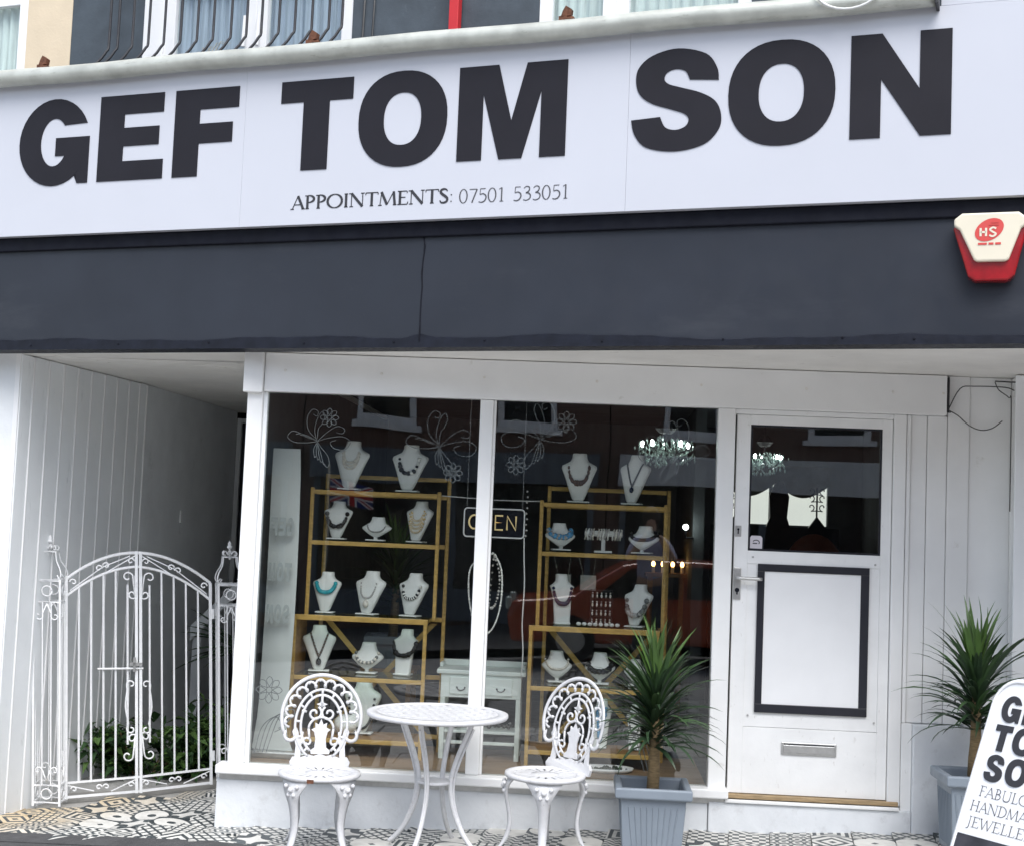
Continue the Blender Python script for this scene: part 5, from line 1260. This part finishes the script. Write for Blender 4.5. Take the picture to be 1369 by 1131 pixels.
for k in range(4):
    a = pi/4+k*pi/2+.1; c_, s_ = math.cos(a), math.sin(a)
    path = smooth_path([(.20, TH-.012), (.165, TH-.10), (.115, TH-.22), (.088, TH-.33), (.10, TH-.44), (.15, .10), (.205, .03), (.235, .004)], 5)
    mb = MB()
    mb.tube([(c_*r_, s_*r_, z) for r_, z in path], [.0125]*len(path), 8, flat=1.0)
    mb.tube([(c_*(r_+.016)*1.0-s_*.0, s_*(r_+.016), z-.01) for r_, z in path[3:-8]], .006, 6)
    part('leg', mb, 'cast', tt, smooth=True)
part('stretcher_plate', MB().slab([(.085*math.cos(a), .085*math.sin(a)) for a in [pi/4+.1+q*pi/8 for q in range(16)]], TH-.345, TH-.332), 'cast', tt, bevel=.004)
part('apron_ring', MB().tube([(.20*math.cos(2*pi*k/32), .20*math.sin(2*pi*k/32), TH-.018) for k in range(32)], .009, 6, True), 'cast', tt, smooth=True)

# ================================================================== POTTED PALMS
def leaf_mesh(elev, length, droop, width, seed, mat):
    rg = random.Random(seed); n = 8; vs = []; x = z = 0.; e = elev
    for i in range(n+1):
        t = i/n; w = width*(.55+.9*t if t < .3 else (.82*(1-((t-.3)/.7)**2.2)+.02))/1.0
        fold = .35*w
        tw = rg.uniform(-.1, .1)*w
        vs += [(x, -w/2, z+fold*.5+tw), (x, 0, z), (x, w/2, z+fold*.5-tw)]
        x += length/n*math.cos(e); z += length/n*math.sin(e); e -= droop/n*(1.2*t+.3)
    mb = MB(); mb.add(vs, [(3*i+j, 3*i+3+j, 3*i+4+j, 3*i+1+j) for i in range(n) for j in range(2)])
    return mesh_of(mb, 'leaf', True, [mat])
LV = []
for i in range(12):
    t = i/11; LV.append(leaf_mesh(R(87-70*t), .355+.045*math.sin(i*1.7)+.03*t, .55+.9*min(1, t*1.6), .027, i, MT['leaf_young'] if i < 2 else (MT['leaf_mid'] if i in (2, 3, 5, 8) else MT['leaf'])))
def palm(x, y, zr, label, seed, crown, nl=190, trunk_top=None, pot_rot=0, ps=.37, g=None):
    g = gz(x) if g is None else g; t = thing('potted_palm', label, 'plant', (x, y, g), group='dracaena palms in grey pots', rotz=0)
    H = zr-g; h1, h2 = ps/2, ps/2*.76
    def ring(h, z): return [(-h, -h, z), (h, -h, z), (h, h, z), (-h, h, z)]
    mb = MB(); lv = [ring(h2, 0), ring(h1-.028, H-.06), ring(h1-.028, H-.055), ring(h1-.006, H-.052), ring(h1, H-.045), ring(h1, H-.004), ring(h1-.006, H), ring(h1-.03, H), ring(h1-.036, H-.01), ring(h1-.05, H-.12)]
    vs = [p for r_ in lv for p in r_]
    mb.add(vs, [(i*4+j, i*4+(j+1) % 4, i*4+4+(j+1) % 4, i*4+4+j) for i in range(len(lv)-1) for j in range(4)]+[(3, 2, 1, 0)])
    po = part('pot', mb, 'pot', t, bevel=.006); po.rotation_euler.z = pot_rot
    for sd in range(4):
        for k in range(9):
            u = -.105+.02625*k; mb = MB()
            f = .86; b0 = (u*.9, -(h2+.001), .03); b1 = (u*1.12, -(h1-.029), H-.09)
            mb.tube([b0, b1], .004, 5); o = part('pot_rib', mb, 'pot', po); o.rotation_euler.z = sd*pi/2
    so_ = part('soil', MB().slab([(-h1+.05, -h1+.05), (h1-.05, -h1+.05), (h1-.05, h1-.05), (-h1+.05, h1-.05)], H-.125, H-.10), 'soil', t); so_.rotation_euler.z = pot_rot
    cx, cy, cz = crown
    z1 = trunk_top-g
    part('trunk', MB().tube([(0, 0, H-.11), (.006, 0, (H+z1)/2), (cx-x, cy-y, z1), (cx-x, cy-y, cz-g+.1)], [.031, .03, .028, .016], 10), 'trunk', t, smooth=True)
    rg = random.Random(seed)
    for k in range(nl):
        u = (k+.5)/nl; i = min(11, int(u*12)); me = LV[i]
        o = bpy.data.objects.new('leaf', me); COL.objects.link(o); o.parent = t
        zz = cz-g+.08-.29*u
        o.location = (cx-x+rg.uniform(-.012, .012), cy-y+rg.uniform(-.012, .012), zz)
        o.rotation_euler = (rg.uniform(-.3, .3), rg.uniform(-.22, .22), k*2.39996+rg.uniform(-.45, .45))
        s_ = rg.uniform(.68, 1.14)*(.95 if i < 3 else 1); o.scale = (s_, rg.uniform(.75, 1.25), s_)
palm(2.19, -.42, .292, 'bushy palm in a grey square pot standing before the right window pane', 1, (2.195, -.42, .665), 210, .40)
palm(3.74, -.42, .42, 'palm in a grey pot behind the white A board at the right', 2, (3.745, -.44, .825), 185, .56, 0, .33)
palm(.62, 1.45, .80, 'palm in a grey pot on a stand behind the left shelf unit', 3, (.63, 1.45, 1.18), 120, .95, .1, .34, .60)

# ================================================================== A BOARD
ab = bpy.data.objects.new('a_board', None); COL.objects.link(ab)
tag(ab, 'white A board pavement sign with GEF TOM SON at the right edge', 'sign')
ayaw, atilt = .99689, .38786
ex = Vector((math.cos(ayaw), -math.sin(ayaw), 0)); nr = Vector((-math.sin(ayaw), -math.cos(ayaw), 0))
ez = Vector((0, 0, math.cos(atilt)))-nr*math.sin(atilt); ey = ez.cross(ex)
ab.matrix_world = Matrix(((ex.x, ey.x, ez.x, 2.941), (ex.y, ey.y, ez.y, -2.572), (ex.z, ey.z, ez.z, .06), (0, 0, 0, 1)))
W_ = .42
shape = [(0, -.02), (0, .985)]+arc(.10, .985, .10, .105, 180, 90, 8)[1:]+arc(W_-.10, .985, .10, .105, 90, 0, 8)+[(W_, -.02)]
part('front_panel', MB().prism(shape, 0, .022), 'aboard', ab, bevel=.008)
inn = [(.014, .03), (.014, .98)]+arc(.10, .985, .086, .09, 180, 90, 8)[1:]+arc(W_-.10, .985, .086, .09, 90, 0, 8)+[(W_-.014, .03)]
mb = MB(); mb.tube([(u, -.002, v) for u, v in inn], .005, 6, True); part('panel_border', mb, 'aboard', ab, smooth=True)
part('picture', MB().box(.022, W_-.022, -.003, -.0005, .05, .525), 'photo', ab)
def abw(word, xs_, z, h):
    for ch, (a, b) in zip(word, xs_): letter_obj(ch, a, b, z, h, -.002, .003, MT['ink'], ab)
abw('GEF', [(.057, .137), (.152, .216), (.23, .292)], .930, .092)
abw('TOM', [(.057, .127), (.138, .226), (.24, .335)], .825, .092)
abw('SON', [(.057, .132), (.144, .232), (.246, .325)], .718, .092)
for s_, a, b, z, h in (('FABULOUS', .060, .335, .662, .036), ('HANDMADE', .040, .345, .608, .036), ('JEWELLERY', .046, .355, .553, .036)):
    mb = MB(); text_strokes(mb, s_, a, b, z, h, -.0015, .085, .045); part('printed_text', mb, 'ink_grey', ab, label='thin printed line reading '+s_)
# rear panel hinged at the top, opened to a real A shape standing on the ground
mb = MB(); rear = [(0, 0), (0, 1.0), (W_, 1.0), (W_, 0)]
top = Vector((0, .03, 1.06)); loc = ab.matrix_world.inverted()
bk = nr*-.84; p0_ = Vector((2.941, -2.572, .06))
pts3 = []
for u in (0, W_):
    pts3.append((loc @ (p0_+ex*u+bk)))
tl = Vector((0, .024, 1.05)); tr2 = Vector((W_, .024, 1.05)); th_ = Vector((0, .02, 0))
mb.add([tl, tr2, pts3[1], pts3[0], tl+th_, tr2+th_, pts3[1]+th_, pts3[0]+th_], [(0, 1, 2, 3), (7, 6, 5, 4), (0, 4, 5, 1), (1, 5, 6, 2), (2, 6, 7, 3), (3, 7, 4, 0)])
part('rear_panel', mb, 'aboard', ab)
part('hinge', MB().tube([(.06, .02, 1.075), (.14, .02, 1.075)], .008, 6).tube([(W_-.14, .02, 1.075), (W_-.06, .02, 1.075)], .008, 6), 'bar', ab)

# ================================================================== ACROSS THE STREET (mirrored in the panes)
def house(x0, x1, wallmat, label, y=-16, hasshop=True, signcol=None):
    t = thing('terrace_house', label, 'house', ((x0+x1)/2, y, gz(0)), group='terrace across the street')
    part('wall', MB().box(x0+.01, x1-.01, y-5, y, -.6, 5.3), wallmat, t)
    part('roof', MB().add([(x0, y+.25, 5.28), (x1, y+.25, 5.28), (x1, y-2.6, 6.9), (x0, y-2.6, 6.9), (x0, y-5.2, 5.28), (x1, y-5.2, 5.28)], [(0, 1, 2, 3), (3, 2, 5, 4), (0, 3, 4), (1, 5, 2)]), 'slate', t)
    w = x1-x0
    for cx in (x0+w*.27, x0+w*.73):
        f = part('window', MB().box(cx-.5, cx+.5, y+.002, y+.06, 3.15, 3.25).box(cx-.5, cx+.5, y+.002, y+.06, 4.65, 4.75).box(cx-.5, cx-.4, y+.002, y+.06, 3.25, 4.65).box(cx+.4, cx+.5, y+.002, y+.06, 3.25, 4.65).box(cx-.4, cx+.4, y+.002, y+.05, 3.85, 3.95), 'white_clean', t)
        part('pane', MB().box(cx-.4, cx+.4, y+.003, y+.02, 3.25, 4.65), 'carglass', f)
        part('window_sill', MB().box(cx-.58, cx+.58, y+.002, y+.14, 3.05, 3.148), 'white_clean', f)
    if hasshop:
        part('shop_fascia', MB().box(x0+.15, x1-.15, y+.002, y+.25, 2.2, 2.75), signcol or 'slate', t)
        f = part('shopfront', MB().box(x0+.2, x1-.2, y+.002, y+.08, -.1, .35).box(x0+.2, x0+.3, y+.002, y+.08, .35, 2.2).box(x1-.3, x1-.2, y+.002, y+.08, .35, 2.2).box((x0+x1)/2-.05, (x0+x1)/2+.05, y+.002, y+.08, .35, 2.2), 'slate', t)
        part('shop_pane', MB().box(x0+.3, x1-.3, y+.003, y+.03, .35, 2.2), 'carglass', f)
house(-8.2, -3.0, 'brick', 'red brick terrace house across the street, mirrored at the left')
house(-3.0, 2.2, 'brick', 'red brick terrace house across the street, mirrored in the left pane')
house(2.2, 7.4, 'brick', 'red brick terrace house across the street, mirrored in the right pane', signcol='passage')
house(7.4, 12.6, 'beige', 'beige terrace house across the street, mirrored in the door glass', signcol='boards')
house(-13.4, -8.2, 'beige', 'beige terrace house at the far end of the mirrored street')
cr = thing('parked_car', 'orange red car parked at the far kerb, mirrored in the right pane', 'car', (3.2, -10.3, gz(3)-.14))
g = gz(3)-.14
prof = [(.95, g+.32), (.92, g+.62), (1.0, g+.82), (1.75, g+.93), (2.3, g+1.38), (2.7, g+1.47), (4.0, g+1.46), (4.6, g+1.3), (5.05, g+.95), (5.2, g+.85), (5.22, g+.45), (5.1, g+.3)]
prof = [(a, g+(b-g)*(.9 if b < g+1 else .86)) for a, b in prof]
part('body', MB().prism(prof, -11.1, -9.42), 'carpaint', cr, bevel=.05)
for yy in (-9.415, -11.12):
    part('side_window', MB().prism([(a, g+(b-g)*.86) for a, b in [(2.0, g+.97), (2.4, g+1.34), (3.0, g+1.39), (3.0, g+.97)]], yy, yy+.02), 'carglass', cr)
    part('side_window', MB().prism([(a, g+(b-g)*.86) for a, b in [(3.08, g+.97), (3.08, g+1.39), (4.0, g+1.38), (4.45, g+1.25), (4.7, g+.97)]], yy, yy+.02), 'carglass', cr)
for xx in (1.7, 4.4):
    for yy in (-9.5, -11.02):
        wl = part('wheel', MB().tube([(xx, yy-.1, g+.31), (xx, yy+.1, g+.31)], .31, 24), 'rubber', cr); part('rim', MB().tube([(xx, yy-.105, g+.31), (xx, yy+.105, g+.31)], .19, 16), 'steel', wl)
for yy in (-9.7, -10.85): part('headlight', MB().box(.90, .98, yy-.14, yy+.14, g+.62, g+.76), 'crystal', cr, bevel=.02)

# person taking the picture, to the right of the lens
pe = thing('person', 'person in lilac top holding up a phone, mirrored in right pane', 'person', (2.55, -7.75, gz(2.5)), rotz=0)
def skin(name, verts, edges, rad_, mat, parent, sub=1):
    me = bpy.data.meshes.new(name); me.from_pydata(verts, edges, []); me.update(); me.materials.append(MT[mat])
    o = bpy.data.objects.new(name, me); COL.objects.link(o); o.parent = parent
    md = o.modifiers.new('skin', 'SKIN'); md.use_smooth_shade = True
    if not me.skin_vertices: 
        lay = me.attributes
        bpy.context.view_layer.objects.active = o
        bpy.ops.mesh.customdata_skin_add()
    for v, r_ in zip(me.skin_vertices[0].data, rad_): v.radius = (r_, r_) if not isinstance(r_, tuple) else r_
    me.skin_vertices[0].data[0].use_root = True
    sb = o.modifiers.new('sub', 'SUBSURF'); sb.levels = sub; sb.render_levels = sub
    return o
V = [(0, 0, .92), (0, 0, 1.1), (0, 0, 1.3), (0, .0, 1.42), (0, .01, 1.50), (0, .03, 1.60), (0, .03, 1.68),
     (.17, 0, 1.38), (.25, .16, 1.18), (.12, .36, 1.40), (.07, .40, 1.47), (-.17, 0, 1.38), (-.25, .16, 1.18), (-.12, .36, 1.40), (-.07, .40, 1.47),
     (.09, 0, .86), (.10, .02, .48), (.10, -.02, .08), (.11, .13, .03), (-.09, 0, .86), (-.10, .02, .48), (-.10, -.02, .08), (-.11, .13, .03)]
Ed = [(0, 1), (1, 2), (2, 3), (3, 4), (4, 5), (5, 6), (3, 7), (7, 8), (8, 9), (9, 10), (3, 11), (11, 12), (12, 13), (13, 14), (0, 15), (15, 16), (16, 17), (17, 18), (0, 19), (19, 20), (20, 21), (21, 22)]
RD = [(.15, .1), (.13, .09), (.16, .1), (.09, .07), .05, (.075, .09), (.06, .07), .06, .045, .035, .03, .06, .045, .035, .03, .085, .06, .042, .035, .085, .06, .042, .035]
skin('body', V, Ed, RD, 'skin', pe)
skin('top', V[:4]+[V[7], V[8], V[11], V[12]], [(0, 1), (1, 2), (2, 3), (3, 4), (4, 5), (3, 6), (6, 7)], [(.175, .125), (.155, .115), (.185, .125), (.1, .085), .075, .06, .075, .06], 'lilac', pe)
skin('trousers', [V[0], V[15], V[16], V[17], V[19], V[20], V[21]], [(0, 1), (1, 2), (2, 3), (0, 4), (4, 5), (5, 6)], [(.165, .115), .1, .075, .06, .1, .075, .06], 'denim', pe)
part('hair', MB().ball((0, -.01, 1.665), .105, 14, 10, 0, 1.1).ball((0, -.06, 1.58), .09, 12, 8, 0, 1.4), 'hair', pe, smooth=True)
solo('phone', MB().box(-.075, .075, -.004, .004, -.037, .037), 'black', 'dark phone held up by the mirrored person', 'phone', (2.55, -7.315, 1.48), rotz=0, bevel=.004)
# flag over the road
fl = thing('union_flag', 'small union flag on a pole across the street, mirrored in left pane', 'flag', (-1.6, -13.5, gz(-1)))
part('pole', MB().tube([(-2.1, -13.5, -.2), (-2.1, -13.5, 2.35)], .025, 8), 'steel', fl)
def wv(u): return -13.5+.05*math.sin(u*9)
def cloth(name, poly, off, mat):
    mb = MB(); mb.add([(-2.08+u, wv(u)+off, 1.55+v-.12*u) for u, v in poly], [tuple(range(len(poly)))]); return part(name, mb, mat, fl)
FW, FH = .66, .37
NU = 12
grid = MB(); grid.add([(-2.08+FW*i/NU, wv(FW*i/NU), 1.75+FH*j-.12*FW*i/NU) for i in range(NU+1) for j in range(2)], [(2*i, 2*i+2, 2*i+3, 2*i+1) for i in range(NU)])
fb = part('cloth', grid, [M('flag_blue', (.02, .04, .22), .8)], fl)
def band(p, q, w, off, mat, nm):
    L = [(p[0]+(q[0]-p[0])*i/10, p[1]+(q[1]-p[1])*i/10) for i in range(11)]; A_, B_ = ribbon2(L, w); mb = MB()
    for sgn in (1, -1):
        mb.add([(-2.08+u, wv(u)+off*sgn, 1.75+min(FH, max(0, v))-.12*u) for u, v in A_+B_], [(i, i+1, 12+i, 11+i) for i in range(10)])
    part(nm, mb, mat, fl)
band((0, 0), (FW, FH), .075, .006, 'white_clean', 'white_stripe'); band((0, FH), (FW, 0), .075, .007, 'white_clean', 'white_stripe')
band((0, 0), (FW, FH), .028, .010, 'red', 'red_stripe'); band((0, FH), (FW, 0), .028, .011, 'red', 'red_stripe')
band((0, FH/2), (FW, FH/2), .125, .014, 'white_clean', 'white_stripe'); band((FW/2, 0), (FW/2, FH), .125, .015, 'white_clean', 'white_stripe')
band((0, FH/2), (FW, FH/2), .07, .018, 'red', 'red_stripe'); band((FW/2, 0), (FW/2, FH), .07, .019, 'red', 'red_stripe')
ps_ = thing('plant_stand', 'dark stand holding the palm behind the left shelf unit', 'stand', (.62, 1.45, .06))
part('top', MB().box(.45, .79, 1.28, 1.62, .575, .5995), 'wood_d', ps_, bevel=.004)
for xx in (.47, .74):
    for yy in (1.30, 1.57): part('leg', MB().box(xx, xx+.03, yy, yy+.03, .06, .5745), 'wood_d', ps_)

# neighbours closing the street on both sides (outside the frame)
for a, b, mat_, lab in ((4.66, 9.6, 'brick', 'brick neighbour building to the right of the shop'), (-8.2, -3.25, 'beige', 'rendered neighbour building to the left of the shop')):
    nb = thing('neighbour_building', lab, 'building', ((a+b)/2, .3, gz(a)), 'F', group='neighbour buildings')
    part('wall', MB().box(a, b, .3, 5.0, -.9, 6.2), mat_, nb)
    for cx in (a+1.2, b-1.2):
        for z0 in (.6, 3.6):
            f = part('window', MB().box(cx-.5, cx+.5, .24, .298, z0, z0+.08).box(cx-.5, cx+.5, .24, .298, z0+1.4, z0+1.48).box(cx-.5, cx-.42, .24, .298, z0+.08, z0+1.4).box(cx+.42, cx+.5, .24, .298, z0+.08, z0+1.4), 'white_clean', nb)
            part('pane', MB().box(cx-.42, cx+.42, .27, .29, z0+.08, z0+1.4), 'carglass', f)
